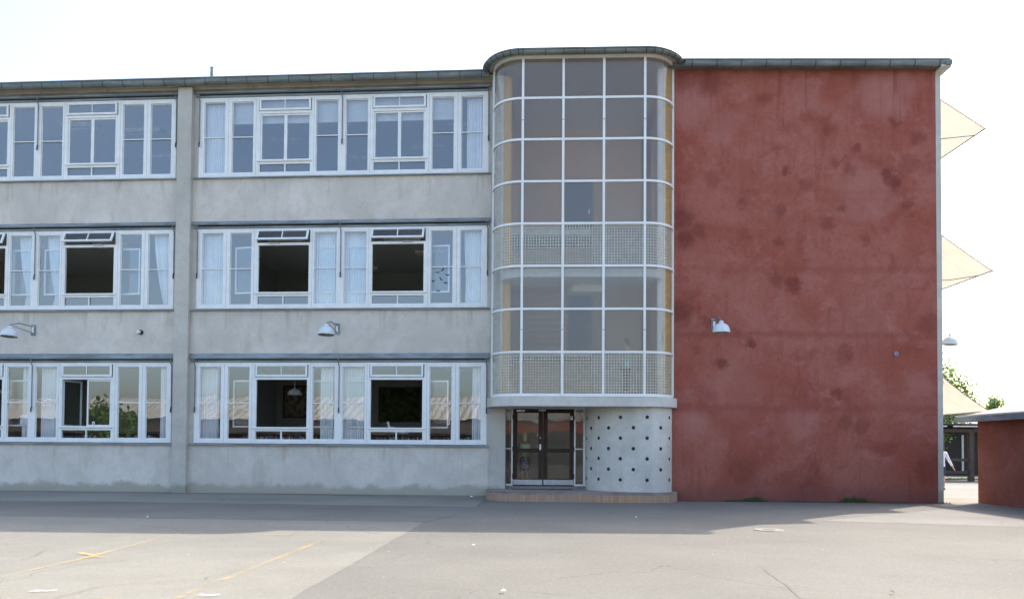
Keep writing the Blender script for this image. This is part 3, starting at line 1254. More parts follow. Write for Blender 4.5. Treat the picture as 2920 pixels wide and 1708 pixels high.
# slab over the door, plinth, round wall, fascia, gutter
def closed_prism(off, z0, z1, mat, side=None, back=1.6, yl=1.38, yr=.8):
    P = [(p[0], p[1]) for p in outline(off, yl=yl, yr=yr)]
    m = MB()
    m.prism(P, z0, z1, mat, side)
    return m


sp('canopy', closed_prism(.13, 2.69, 2.955, 'pale_render'), 'T', 0.01, label='pale rendered slab over the entrance')
P = outline(.14)
m = MB()
a = [(p[0], p[1], -.05) for p in P]
b = [(p[0], p[1], .275) for p in P]
m.strip(a, b, 'clinker')
me = m.mesh('plinth')
uvl = me.uv_layers.new(name='uv')
L = [0]
for i in range(1, len(P)):
    L.append(L[-1] + math.hypot(P[i][0] - P[i - 1][0], P[i][1] - P[i - 1][1]))
n_ = len(P)
for pg in me.polygons:
    for li in pg.loop_indices:
        vi = me.loops[li].vertex_index
        uvl.data[li].uv = (L[vi % n_], me.vertices[vi].co.z + .1)
me.materials.append(MATS['plinth_top'])
pln = sp('entrance_step', me, 'T', label='curved step faced with upright clinker bricks')
m = MB()
m.prism([(p[0], p[1]) for p in outline(.14)] + [(4.6, 1.6), (4.4, 3.4), (-.78, 3.4)], .20, .282, 'plinth_top')
sp('step_top', m, 'T', parent=pln)
# fascia above the glazing
m = band(-.2, .0, 12.732, 12.765, 'beige_render')
sp('tower_fascia', m, 'T')
path = outline(.24, yl=1.25, yr=.62)
tg = smooth(sp('gutter', gutter_run(path, 12.665, 12.84), 'T', label='curved zinc gutter round the stair tower'), 50)
smooth(sp('roof_edge', lip_run(path, 12.84), 'T', parent=tg), 50)
for i, p in enumerate(path):
    if i % 2 == 0 or 17 <= i <= 20:
        sp('bracket', bracket(p[0], p[1], p[2], p[3], 12.665, 12.84), 'T', parent=tg)
for x in (.9, 2.0, 3.15):
    sp('bracket', bracket(x, -.24, 0, -1, 12.665, 12.84), 'T', parent=tg)
m = MB()
m.prism([(p[0], p[1]) for p in outline(.22)] + [(4.9, 3), (-.9, 3)], 12.735, 12.762, 'beige_render')
sp('soffit', m, 'T')
# flat roofs
m = MB()
m.prism([(-20.3, -.02), (-0.2, -.02), (4.9, -.9), (5, -.35), (12.55, -.1), (12.55, 9.6), (-20.3, 9.6)][:2] + [(-0.2, 9.6), (-20.3, 9.6)], 12.67, 12.80, 'zinc')
sp('roof', m, 'L')
m = MB()
m.prism([(p[0], p[1]) for p in outline(.2)] + [(4.9, 9), (-.9, 9)], 12.768, 12.87, 'zinc')
sp('roof', m, 'T')
m = MB()
m.prism([(4.5, -.25), (12.56, -.25), (12.56, 10), (4.5, 10)], 12.63, 12.80, 'zinc')
sp('roof', m, 'R')
# red wall and pale corner
m = MB()
m.box(4.2, 12.293, 0, .35, -.3, 12.625, 'red_render')
sp('wall', m, 'R', label='weathered dark red rendered end wall')
m = MB()
m.box(12.293, 12.445, -.012, .35, -.3, 12.56, 'pilaster_render')
sp('corner_strip', m, 'R', 0.005, label='pale grey strip closing the red wall')
# back and side walls (plain render)
m = MB()
m.box(12.10, 12.40, .351, 9.4, -.3, 12.56, 'pale_render')
sp('side_wall', m, 'R')
m = MB()
m.box(-20.1, 12.3, 9.2, 9.5, -.3, 12.6, 'grey_render')
m.box(-20.4, -20.1, .1, 9.5, -.3, 12.6, 'grey_render')
sp('back_wall', m, 'L')

# round wall with porthole openings, beside the door (pixel measured outline, world coordinates)
rw = [(2.30, 25.75), (2.235, 25.45), (2.23, 25.1), (2.33, 24.8), (2.53, 24.47), (2.80, 24.2), (3.16, 24.0), (3.50, 23.87), (3.80, 23.80)]
# smooth it by resampling with Catmull-Rom, then follow the tower corner


def catmull(P, k=8):
    out = []
    for i in range(len(P) - 1):
        p0 = Vector(P[max(i - 1, 0)]); p1 = Vector(P[i]); p2 = Vector(P[i + 1]); p3 = Vector(P[min(i + 2, len(P) - 1)])
        for j in range(k):
            t = j / k
            out.append(0.5 * ((2 * p1) + (-p0 + p2) * t + (2 * p0 - 5 * p1 + 4 * p2 - p3) * t * t + (-p0 + 3 * p1 - 3 * p2 + p3) * t ** 3))
    out.append(Vector(P[-1]))
    return out


for tdeg in (15, 30, 45, 60, 72, 84):
    t = R(tdeg)
    x, y = 3.73 + .89 * math.sin(t), .90 - .89 * math.cos(t)
    rw.append((x * math.cos(AT) - y * math.sin(AT), DT + x * math.sin(AT) + y * math.cos(AT) + .03 + .0 * t))
RW = catmull(rw, 6)
LL = [0]
for i in range(1, len(RW)):
    LL.append(LL[-1] + (RW[i] - RW[i - 1]).length)


def rwat(d):
    d = max(0, min(LL[-1], d))
    for i in range(1, len(LL)):
        if d <= LL[i] + 1e-9:
            t = (d - LL[i - 1]) / (LL[i] - LL[i - 1])
            p = RW[i - 1].lerp(RW[i], t)
            tg_ = (RW[i] - RW[i - 1]).normalized()
            return p, Vector((tg_.y, -tg_.x))
    return RW[-1], Vector((1, 0))


def length_at_x(xpix):
    """arc length where the wall is seen in the direction of an image column"""
    best, bd = 0, 9
    k = (xpix - 1460) / 2400
    for i in range(400):
        d = LL[-1] * (i / 399)
        if d < LL[-1] * .08:
            continue
        p, _ = rwat(d)
        e = abs(p.x / p.y - k)
        if e < bd:
            bd, best = e, d
    return best


colsA = [1273, 1418, 1688, 2017, 2292]
colsB = [1325, 1542, 1850, 2185]
rowz = [(345, 0), (476, 1), (605, 0), (736, 1), (862, 0), (995, 1), (1125, 0)]
HOLES = []
dA = [length_at_x(1380 + c / 4.334) for c in colsA]
dB = [length_at_x(1380 + c / 4.334) for c in colsB]
for (zy, kind) in rowz:
    z = 1.5 + (740 - zy) / 4.334 / 2400 * 23.75
    for d in (dB if kind else dA):
        HOLES.append((d, z))
# grid with circular holes: square cells split round each hole (24 segment ring inside a cell)
m = MB()
HR = .052
CELL = .085


def wallpt(d, z, off=0.0):
    p, nn = rwat(d)
    return (p.x + nn.x * off, p.y + nn.y * off, z)


dxs = sorted(set([0, LL[-1]] + [i * .04 for i in range(1, int(LL[-1] / .04))]))
for base in dA + dB:
    dxs = [x for x in dxs if abs(x - (base - CELL)) > .018 and abs(x - (base + CELL)) > .018 and not (base - CELL < x < base + CELL)]
    dxs += [base - CELL, base + CELL]
dxs = sorted(dxs)
zs = [.2, 2.72]
for z in sorted(set(h[1] for h in HOLES)):
    zs += [z - CELL, z + CELL]
zs = sorted(zs)
for i in range(len(dxs) - 1):
    for j in range(len(zs) - 1):
        a, b, c, d = dxs[i], dxs[i + 1], zs[j], zs[j + 1]
        mid = ((a + b) / 2, (c + d) / 2)
        hole = None
        for h in HOLES:
            if abs(h[0] - mid[0]) < .01 and abs(h[1] - mid[1]) < .01:
                hole = h
        if not hole:
            m.add([wallpt(a, c), wallpt(b, c), wallpt(b, d), wallpt(a, d)], [(0, 1, 2, 3)], 'pale_render')
        else:
            N = 24
            ring, outer, inner = [], [], []
            for k in range(N):
                t = 2 * math.pi * (k + .5) / N
                cx_, cy_ = math.cos(t), math.sin(t)
                sc_ = CELL / max(abs(cx_), abs(cy_))
                outer.append(wallpt(hole[0] + cx_ * sc_, hole[1] + cy_ * sc_))
                ring.append(wallpt(hole[0] + cx_ * HR, hole[1] + cy_ * HR))
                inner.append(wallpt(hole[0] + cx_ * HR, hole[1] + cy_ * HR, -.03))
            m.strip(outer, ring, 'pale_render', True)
            m.strip(ring, inner, 'hole_shade', True)  # dark tone painted into the shallow hole for the shade of a deep one
            m.add(inner, [tuple(range(N))], 'hole_shade')
            # the four little corner triangles
            for sx, sz in ((-1, -1), (1, -1), (1, 1), (-1, 1)):
                kk = {(1, 1): (2, 3), (-1, 1): (8, 9), (-1, -1): (14, 15), (1, -1): (20, 21)}[(sx, sz)]
                m.add([wallpt(hole[0] + sx * CELL, hole[1] + sz * CELL), outer[kk[0]], outer[kk[1]]], [(0, 1, 2)], 'pale_render')
pw = sp('perforated_wall', m, 'W', label='curved pale wall dotted with small round holes')
# entrance: side pier, doors, side lights (plane about 1.9 m behind the tower front)
YD = 25.62
sx = lambda zx: (1380 + zx / 4.334 - 1460) / 2400 * YD     # position across the door, from its drawing
zz_ = lambda zy: 1.5 + (739 - zy) / 4.334 / 2400 * YD
m = MB()
m.box(-.68, sx(222), 25.20, 25.9, .1, 2.75, 'pilaster_render')
m.box(sx(222), sx(1262), 25.60, 25.8, zz_(243), 2.8, 'pale_render')
m.box(sx(1255), 2.45, 25.55, 25.8, .2, 2.75, 'pale_render')
sp('entrance_pier', m, 'W')
m = MB()
zb_, zt_ = .36, zz_(250)
for (a, b) in ((232, 250), (338, 358), (1114, 1133), (1228, 1254)):
    m.box(sx(a), sx(b), YD - .03, YD + .05, zb_, zt_, 'white_paint')
for (a, b) in ((250, 338), (1133, 1228)):
    m.box(sx(a), sx(b), YD - .03, YD + .05, zb_, zb_ + .06, 'white_paint')
    m.box(sx(a), sx(b), YD - .03, YD + .05, zz_(752), zz_(738), 'white_paint')
    m.box(sx(a), sx(b), YD - .03, YD + .05, zt_ - .03, zt_, 'white_paint')
m.box(sx(232), sx(1254), YD - .035, YD + .05, zt_, zt_ + .05, 'white_paint')
df_ = sp('door_frame', m, 'W', 0.004, label='white door frame with narrow side lights')
for (a, b) in ((250, 338), (1133, 1228)):
    m = MB()
    m.add([(sx(a), YD + .01, zb_), (sx(b), YD + .01, zb_), (sx(b), YD + .01, zt_), (sx(a), YD + .01, zt_)], [(0, 1, 2, 3)], 'door_glass')
    sp('pane', m, 'W', parent=df_)
m = MB()
m.box(sx(225), sx(1258), YD - .12, YD + .2, .25, .355, 'mould_concrete')
sp('threshold', m, 'W')
m = MB()
m.box(sx(345), sx(1085), YD - .95, YD - .16, .274, .284, 'asphalt_dark')
tag(place('door_mat', m), 'dark grey mat on the step in front of the brown doors', 'mat')


def door(xa, xb, handle):
    wdt = xb - xa
    h = zt_ - .01 - (zb_ + .02)
    m = MB()
    st = .13
    m.box(0, st, -.025, .025, 0, h, 'brown_door')
    m.box(wdt - st, wdt, -.025, .025, 0, h, 'brown_door')
    m.box(st, wdt - st, -.025, .025, 0, .20, 'brown_door')
    m.box(st, wdt - st, -.025, .025, h - .12, h, 'brown_door')
    rz_ = zz_(790) - zb_ - .02
    m.box(st, wdt - st, -.025, .025, rz_, rz_ + .12, 'brown_door')
    d = sp('door', m, 'W', .004, label='brown glazed entrance door')
    d.location = (xa, YD, zb_ + .02)

    def sub(name, mb):
        o = place(name, mb, d)
        return o
    q = MB()
    q.add([(st, 0, .20), (wdt - st, 0, .20), (wdt - st, 0, h - .12), (st, 0, h - .12)], [(0, 1, 2, 3)], 'door_glass')
    sub('glass', q)
    q = MB()
    q.box(.01, wdt - .01, -.034, -.024, .015, .17, 'kick_metal')
    sub('kick_plate', q)
    for hz in (.28, 1.1, h - .25):
        q = MB()
        hx = -.005 if handle else wdt + .005
        q.tube([(hx, -.03, hz - .07), (hx, -.03, hz + .07)], .014, 'dark_steel', 6)
        sub('hinge', q)
    if handle:
        hz = zz_(722) - zb_ - .02
        q = MB()
        q.box(wdt - .10, wdt - .05, -.04, -.025, hz - .09, hz + .08, 'handle_metal')
        q.tube([(wdt - .075, -.04, hz + .03), (wdt - .075, -.085, hz + .03), (wdt - .13, -.09, hz + .02), (wdt - .17, -.085, hz - .005)], .011, 'handle_metal', 6)
        sub('handle', q)
        q = MB()
        q.tube([(wdt - .075, -.025, hz + .27), (wdt - .075, -.035, hz + .27)], .022, 'kick_metal', 10)
        q.tube([(wdt - .16, -.025, hz + .37), (wdt - .16, -.035, hz + .37)], .012, 'handle_metal', 10)
        sub('lock', q)
        q = MB()
        q.box(.10, .36, -.06, -.025, h - .085, h - .03, 'handle_metal')
        sub('door_closer', q)
    return d


dd = door(sx(360), sx(728), True)
dd.rotation_euler = (0, 0, R(-2.5))
door(sx(735), sx(1113), False)
m = MB()
m.box(0, .075, -.004, 0, 0, .11, 'paper')
m.box(.02, .055, -.006, -.004, .055, .09, 'decal_dark')
tag(place('notice', m, None, (sx(1068), YD - .027, zz_(385))), 'small white notice stuck high on the right entrance door', 'notice')
m = MB()
m.lathe([(0.0, 0), (.10, .005), (.115, .03), (.115, .055), (0, .058)], 'fascia_white', Matrix.Translation((sx(716), YD - .2, 2.62)))
m.box(sx(716) - .11, sx(716) + .11, YD - .3, YD - .1, 2.668, 2.70, 'lamp_steel')
tag(place('ceiling_lamp', m), 'small white lamp under the canopy above the entrance doors', 'lamp')

# ------------------------------------------------------------------ interiors
m = MB()
FLOORS = [.75, 4.87, 8.97]
for i, z in enumerate(FLOORS):
    m.box(-20.1, -.3, .25, 9.2, z - .22, z, 'room_floor')
    m.box(-20.1, -.3, .25, 9.2, [4.43, 8.50, 12.56][i], [4.48, 8.55, 12.62][i], 'room_ceiling')
m.box(-20.1, -.3, 8.0, 8.2, .3, 12.5, 'room_wall')
for s in (-10.25, -.5):
    m.box(s - .1, s + .1, .281, 9.1, .3, 12.5, 'room_wall')
for i, z in enumerate(SILL):
    m.box(-20.1, -.3, .12, .30, z - .03, z - .005, 'white_paint')
sp('classroom_interior', m, 'L')
# ceiling fittings
k = 0
CB = [4.43, 8.50, 12.56]
fx = [(-1.9, 3.2, 2), (-3.5, 5.2, 2), (-6.4, 2.6, 2), (-6.2, 6.2, 2), (-8.6, 4.2, 2), (-13.2, 3.0, 2), (-15.2, 2.4, 2), (-14.0, 5.6, 2),
      (-3.9, 2.6, 1), (-3.2, 4.4, 1), (-2.6, 6.8, 1), (-7.8, 2.4, 1), (-7.0, 4.6, 1), (-6.4, 7.0, 1), (-14.2, 2.8, 1), (-13.0, 5.0, 1), (-15.6, 6.8, 1), (-16.8, 3, 1),
      (-2.2, 5.4, 0), (-7.9, 4.8, 0), (-12.4, 4.8, 0)]
for fi_, (s, y, f) in enumerate(fx):
    t = empty('ceiling_light', wl(s, -y, CB[f]), AL)
    q = MB()
    q.box(-.62, .62, -.16, .16, -.10, -.004, 'fixture')
    place('housing', q, t)
    q = MB()
    for j in range(12):
        q.box(-.58 + j * .105, -.565 + j * .105, -.14, .14, -.125, -.101, 'fixture')
    q.box(-.6, .6, -.155, -.14, -.13, -.101, 'fixture')
    q.box(-.6, .6, .14, .155, -.13, -.101, 'fixture')
    place('louvre', q, t)
    where = 'left' if s < -10.3 else 'right'
    dep_ = 'nearest the glass' if y < 3.5 else 'in mid room' if y < 5.8 else 'at the back'
    lat_ = {0: 'left', 1: 'right'}[int((s if s > -10.3 else s + 9.8) > -5.3)]
    tag(t, 'louvred light in the %s %s classroom, %s, %s half' % (fl_names[f], where, dep_, lat_), 'ceiling light', 'ceiling lights in the %s %s classroom' % (fl_names[f], where))


def pendant(s, n, z, label):
    t = empty('pendant_lamp', wl(s, n, z), AL)
    q = MB()
    q.lathe([(.24, 0), (.235, .05), (.20, .12), (.13, .175), (.05, .20), (.03, .24), (.0, .24)], 'lamp_enamel')
    smooth(place('lamp_shade', q, t), 60)
    q = MB()
    q.tube([(0, 0, .24), (0, 0, CB[0] - z)], .012, 'fixture', 6)
    place('cord', q, t)
    tag(t, label, 'lamp')


pendant(-7.42, -2.2, 3.22, 'white dome pendant lamp hanging in the open ground floor window right of the pilaster')
pendant(-17.5, -2.2, 3.22, 'white dome pendant lamp hanging in the open window at the left edge')
# pictures on the back wall, shelf, books and bird
def picture(s, z, w_, h_, mat, label):
    t = empty('picture', wl(s, -7.96, z), AL)
    q = MB()
    rect_frame(q, -w_ / 2, w_ / 2, -h_ / 2, h_ / 2, .06, -.04, 0, 'frame_wood')
    place('picture_frame', q, t)
    q = MB()
    q.box(-w_ / 2 + .05, w_ / 2 - .05, -.02, -.001, -h_ / 2 + .05, h_ / 2 - .05, mat)
    place('canvas', q, t)
    tag(t, label, 'picture')


picture(-9.3, 3.3, 1.1, 1.3, 'picture_pale', 'pale framed picture on the wall behind the white pendant lamp')
picture(-5.1, 3.2, 1.7, 1.4, 'picture_green', 'large dark green picture on the classroom wall above the bird')
picture(-3.3, 3.1, 1.4, .9, 'picture_green', 'wide dark framed picture right of the large green one')
for (s0, s1, lb) in ((-9.6, -5.6, 'low bookcase full of books under the ground floor window with the pendant lamp'),
                     (-5.0, -1.0, 'low bookcase full of books under the ground floor window with the bird'),
                     (-15.0, -11.0, 'low bookcase full of books under the ground floor window left of the pilaster')):
    t = empty('bookcase', wl(s0, -.9, FLOORS[0]), AL)
    wd = s1 - s0
    q = MB()
    for zz in (0, .42, .84, 1.12):
        q.box(0, wd, 0, .3, zz, zz + .025, 'frame_wood')
    for xx in (0, wd / 3, 2 * wd / 3, wd - .03):
        q.box(xx, xx + .03, .002, .298, 0.02, 1.13, 'frame_wood')
    q.box(0, wd, .30, .32, 0, 1.14, 'frame_wood')
    place('case', q, t)
    q = MB()
    for zz in (.445, .865):
        x = .04
        while x < wd - .08:
            bw = random.uniform(.02, .055)
            q.box(x, x + bw, .05, .25, zz, zz + random.uniform(.16, .235), random.choice(['book_red', 'frame_wood', 'book_red', 'blue_door', 'picture_pale', 'kick_metal']))
            x += bw + .002 + (.12 if random.random() < .06 else 0)
    place('books', q, t)
    tag(t, lb, 'bookcase')
# stuffed bird on the bookcase
t = empty('bird_model', wl(-3.75, -1.05, FLOORS[0] + 1.145), AL)
tag(t, 'white and dark seabird model standing on the bookcase in the open ground floor window', 'bird')
q = MB()
q.tube([(-.26, 0, .18), (-.20, 0, .20), (-.05, 0, .16), (.10, 0, .11), (.30, 0, .06), (.42, 0, .05)], [.03, .06, .085, .075, .03, .01], 'paper', 12)
q.tube([(-.20, 0, .2), (-.24, 0, .30), (-.24, 0, .36)], [.05, .035, .03], 'paper', 10)
q.tube([(-.235, 0, .36), (-.25, 0, .385), (-.28, 0, .375), (-.30, 0, .37)], [.03, .04, .035, .015], 'paper', 10)
smooth(place('body', q, t), 80)
q = MB()
q.tube([(-.30, 0, .372), (-.36, 0, .36)], [.012, .003], 'ochre', 6)
place('beak', q, t)
q = MB()
for sgn in (-1, 1):
    q.tube([(-.10, sgn * .07, .19), (.08, sgn * .075, .16), (.36, sgn * .03, .08)], [.02, .045, .008], 'decal_dark', 8)
place('wing', q, t)
q = MB()
for sgn in (-1, 1):
    q.tube([(0, sgn * .03, .1), (0, sgn * .03, 0.004)], .008, 'ochre', 6)
place('leg', q, t)

# curtains


def curtain(s0, s1, f, label, tie=None, n=-.22, top=2.36, bot=.10, group=None):
    """pleated curtain between two positions; tie=(s0,s1,z) narrows it to a tie-back"""
    m = MB()
    z = SILL[f]
    s0, s1 = s0 * 1.008, s1 * 1.006
    if tie:
        tie = (tie[0] * 1.008, tie[1] * 1.006, tie[2])
    N = max(40, int((s1 - s0) * 200))
    rows = 22 if tie else 3
    rowsP = []
    ph = random.uniform(0, 6)
    amps = [random.uniform(.4, 1.2) for _ in range(N + 1)]
    for j in range(rows + 1):
        v = j / rows
        zz = top + (bot - top) * v
        a, b = s0, s1
        if tie:
            tz = (top - tie[2]) / (top - bot)
            k = min(1, v / tz)
            k = k ** 1.6
            if v > tz:
                k = 1 - .35 * (v - tz) / max(1e-3, 1 - tz)
            a = s0 + (tie[0] - s0) * k
            b = s1 + (tie[1] - s1) * k
        row = []
        for i in range(N + 1):
            u = i / N
            sh = .004 * math.sin(9 * u + v * 4 + ph)
            dep = .027 * math.sin(u * (s1 - s0) * 92 + ph + 1.2 * math.sin(u * 11 + ph)) * amps[i // 6 * 6 if i // 6 * 6 <= N else N]
            row.append((a + (b - a) * u + sh, -n + dep, z + zz))
        rowsP.append(row)
    for j in range(rows):
        m.strip(rowsP[j], rowsP[j + 1], 'curtain')
    o = place('curtain', m, None, LOCL, (0, 0, AL))
    smooth(o, 80)
    tag(o, label, 'curtain', group)
    return o


B2, B1 = -9.83, -10.55
cx_ = (B2 - .77) / 2
curtain(-9.70, -8.97, 1, 'closed pleated curtain in the middle floor pane just right of the pilaster')
curtain(-6.14, -5.38, 1, 'closed curtain in the middle floor, left of the central mullion of the right bay')
curtain(-5.21, -4.46, 1, 'closed curtain in the middle floor, right of the central mullion of the right bay')
curtain(-1.5, -.87, 1, 'white curtain half drawn in the middle floor pane next to the stair tower', tie=(-1.45, -.87, .9))
curtain(-9.66, -9.1, 0, 'white curtain drawn to the left in the ground floor pane just right of the pilaster')
curtain(-5.88, -5.38, 0, 'narrow curtain in the ground floor, left of the central mullion of the right bay')
curtain(-5.21, -4.46, 0, 'closed curtain in the ground floor, right of the central mullion of the right bay')
curtain(-1.22, -.87, 0, 'narrow curtain in the ground floor pane next to the stair tower')
curtain(-9.62, -8.99, 2, 'closed curtain in the top floor pane just right of the pilaster')
curtain(-1.45, -.87, 2, 'curtain hanging in the top floor pane next to the stair tower')
curtain(-11.22, -10.66, 1, 'white curtain tied back in the middle floor pane just left of the pilaster', tie=(-10.90, -10.72, .18))
curtain(-14.68, -14.16, 1, 'white curtain tied back in the middle floor pane left of the open window', tie=(-14.42, -14.24, .42))
curtain(-15.62, -15.10, 1, 'white curtain tied back in the middle floor pane at the far left', tie=(-15.35, -15.14, .5))
curtain(-14.80, -14.16, 0, 'closed curtain in the ground floor pane left of the half open window')
curtain(-15.42, -15.10, 0, 'narrow curtain beside the paper in the ground floor pane at the far left')
curtain(-10.95, -10.66, 0, 'narrow curtain in the ground floor pane just left of the pilaster', tie=(-10.93, -10.68, 1.0))
mat_translucent('sheer', (0.80, 0.80, 0.76), 0.3)
# half lowered roller blinds on the top floor, right bay
for (a, b, lb) in ((-8.8, -8.05, 'grey roller blind a third lowered in the top floor, second pane from the pilaster'),
                   (-6.14, -5.38, 'grey roller blind a third lowered left of the top floor central mullion'),
                   (-5.21, -4.46, 'grey roller blind a third lowered right of the top floor central mullion'),
                   (-2.56, -1.78, 'grey roller blind a third lowered in the top floor, second pane from the tower'),
                   (-7.92, -6.25, 'wide grey roller blind behind the top floor double window near the pilaster'),
                   (-4.31, -2.67, 'wide grey roller blind behind the top floor double window near the tower')):
    q = MB()
    q.box(a, b, .16, .165, SILL[2] + 1.72, SILL[2] + 2.40, 'sheer')
    q.box(a, b, .155, .17, SILL[2] + 1.70, SILL[2] + 1.72, 'sheer')
    tag(place('roller_blind', q, None, LOCL, (0, 0, AL)), lb, 'blind', 'roller blinds on the top floor')
# small things on sills and panes
q = MB()
q.lathe([(0, 0), (.07, 0), (.075, .12), (.068, .12), (.062, .01), (0, .01)], 'paper')
tag(place('white_pot', q, None, wl(-11.85, -.2, SILL[1]), (0, 0, AL)), 'small white pot on the middle floor sill left of the pilaster', 'pot')
q = MB()
q.box(-.115, .115, 0, .004, 0, .30, 'paper')
tag(place('paper_sheet', q, None, wl(-15.45, -.14, SILL[0] + .55), (R(-6), 0, AL)), 'white sheet of paper standing behind the far left ground floor pane', 'paper')
q = MB()
q.box(-.16, .16, -.05, .05, 0, .09, 'green_plastic')
q.box(-.12, .10, -.045, .045, .09, .12, 'green_plastic')
tag(place('green_box', q, None, wl(-2.95, -.2, SILL[1]), (0, 0, AL)), 'bright green box on the middle floor sill near the tower', 'box')
random.seed(11)
for j in range(7):
    q = MB()
    for sgn in (-1, 1):
        q.add([(0, 0, 0), (sgn * .045, 0, .03), (sgn * .07, 0, .0), (sgn * .03, 0, -.018)], [(0, 1, 2, 3)], 'decal_dark')
    q.add([(-.012, -.0005, -.03), (.012, -.0005, -.03), (.008, -.0005, .02), (-.008, -.0005, .02)], [(0, 1, 2, 3)], 'decal_dark')
    px_, pz_ = [(.2, 1.08), (.5, 1.0), (.3, .88), (.05, .82), (.45, .76), (.22, .52), (.35, 1.15)][j]
    tag(place('bird_sticker', q, None, wl(-2.50 + px_, -.038, SILL[1] + pz_), (0, R(random.uniform(-60, 60)), AL)),
        'dark bird sticker on the middle floor pane near the tower, ' + ['upper right centre', 'right edge', 'biggest, middle', 'far left', 'lower right', 'lowest', 'topmost'][j], 'sticker', 'bird stickers on the middle floor pane near the tower')
for (s, z, lb) in ((-1.93, 2.26, 'small white sticker on the second ground floor pane from the tower'),
                   (-13.08, 2.17, 'small white sticker on the half open ground floor window left of the pilaster')):
    q = MB()
    q.box(-.04, .04, -.002, .002, -.065, .065, 'paper')
    q.box(-.018, .018, -.004, -.002, -.035, .03, 'red_plastic')
    tag(place('window_sticker', q, None, wl(s, -.025, z), (0, 0, AL)), lb, 'sticker')
for j, (s, n, f, c) in enumerate(((-3.7, -.2, 2, 'stair_white'), (-3.55, -.2, 2, 'paper'), (-3.35, -.2, 2, 'stair_white'), (-6.9, -.2, 1, 'paper'))):
    q = MB()
    q.lathe([(0, 0), (.05, 0), (.08, .05), (.05, .10), (.06, .14), (0, .14)], c, seg=14)
    tag(place('flower_pot', q, None, wl(s, n, SILL[f]), (0, 0, AL)),
        ['pale pot on the top floor sill, leftmost of three near the tower', 'pale pot on the top floor sill, middle of three near the tower',
         'pale pot on the top floor sill, rightmost of three near the tower', 'small pale pot behind the low middle floor pane of the right bay'][j], 'pot')

# stairwell interior (tower coordinates)
m = MB()
m.box(-.66, 4.2, 5.6, 5.8, .2, 12.8, 'stair_wall')
m.box(-.8, -.62, 1.45, 5.7, .2, 12.8, 'stair_wall')
m.box(4.55, 4.75, 1.2, 5.7, .2, 12.8, 'stair_wall')
m.box(-.62, 4.6, .3, 5.6, 12.75, 12.79, 'stair_white')
sp('stairwell_walls', m, 'T')
for z, zt in ((2.96, 3.05), (6.42, 6.66)):
    m = MB()
    m.prism([(p[0], p[1]) for p in outline(-.28)] + [(4.5, 1.9), (-.6, 1.9)], z, zt, 'stair_white')
    sp('landing', m, 'T')
m = MB()
m.box(-.6, 4.5, 3.9, 5.6, 4.55, 4.72, 'stair_white')
m.box(-.6, 4.5, 3.9, 5.6, 8.55, 8.75, 'stair_white')
sp('landing', m, 'T')
for (z0, z1, xa, xb) in ((3.05, 4.72, 2.4, 4.4), (4.72, 6.66, -.5, 1.6), (6.66, 8.75, 2.4, 4.4)):
    m = MB()
    n = 11
    up = (z1 - z0) / n
    for j in range(n):
        y = 1.9 + j * (2.0 / n) if (z0 != 4.72) else 3.9 - (j + 1) * (2.0 / n)
        m.box(xa, xb, y, y + 2.0 / n, z0 + up * j, z0 + up * (j + 1), 'stair_step')
    sp('stair_flight', m, 'T')
for (x0, x1, y0, y1) in ((-.34, -.12, .98, 1.2), (4.32, 4.56, .66, .79)):
    m = MB()
    m.box(x0, x1, y0, y1, 3.1, 12.6, 'ochre')
    sp('ochre_column', m, 'T', label='ochre yellow strip at the edge of the stairwell')
m = MB()
m.box(-.60, -.345, .96, 1.2, 3.1, 12.6, 'stair_white')
m.box(4.16, 4.315, .66, .79, 3.1, 12.6, 'stair_white')
sp('pale_jamb', m, 'T')
for z in (4.72, 8.75):
    m = MB()
    m.box(1.5, 2.5, 5.55, 5.6, z, z + 2.1, 'blue_door')
    m.box(2.36, 2.40, 5.49, 5.55, z + .95, z + 1.1, 'handle_metal')
    sp('inner_door', m, 'T', label='blue door seen through the stairwell glass')
m = MB()
m.box(1.7, 2.6, 1.2, 1.5, 6.18, 6.40, 'fixture')
sp('landing_light', m, 'T')

# entrance hall behind the doors
m = MB()
m.box(-.7, 4.3, 29.2, 29.4, .2, 2.9, 'stair_wall')
m.box(-.7, 4.3, 25.85, 29.2, .28, .34, 'room_floor')
m.box(-.74, -.70, 25.8, 29.2, .2, 2.9, 'room_wall')
sp('entrance_hall', m, 'W')

# ------------------------------------------------------------------ wall lamps, outlets, pipe


def wall_lamp(loc, rz, arm, drop, label, tilt=0.0):
    """bracket on a wall facing local -y, arm outwards, enamel dome shade"""
    t = empty('wall_lamp', loc, rz)
    tag(t, label, 'wall lamp', 'enamel wall lamps on the school')
    q = MB()
    q.box(-.075, .075, -.03, 0, -.17, .17, 'lamp_steel')
    q.box(-.03, .03, -.06, -.031, -.10, .10, 'fixture')
    place('wall_plate', q, t, bevel=.006)
    q = MB()
    q.tube([(0, -.03, .10), (0, -arm * .6, .12), (0, -arm, -drop + .34), (0, -arm, -drop + .26)], .017, 'lamp_steel', 8)
    q.tube([(0, -.03, -.10), (0, -arm * .85, -drop + .34)], .012, 'lamp_steel', 8)
    place('arm', q, t)
    q = MB()
    M = Matrix.Translation((0, -arm, -drop)) @ Matrix.Rotation(tilt, 4, 'X')
    q.lathe([(.238, -.005), (.24, .03), (.233, .09), (.212, .15), (.175, .20), (.12, .24), (.065, .26), (.06, .31), (.035, .33), (0, .335)], 'lamp_enamel', M, 32)
    q.lathe([(.230, -.004), (.222, .09), (.20, .15), (.165, .19), (.11, .225), (0, .235)], 'lamp_inside', M, 32)
    smooth(place('lamp_shade', q, t), 40)
    q = MB()
    q.lathe([(0, .02), (.05, .03), (.06, .08), (.03, .14), (.03, .2)], 'fixture', M, 14)
    place('bulb', q, t)
    return t


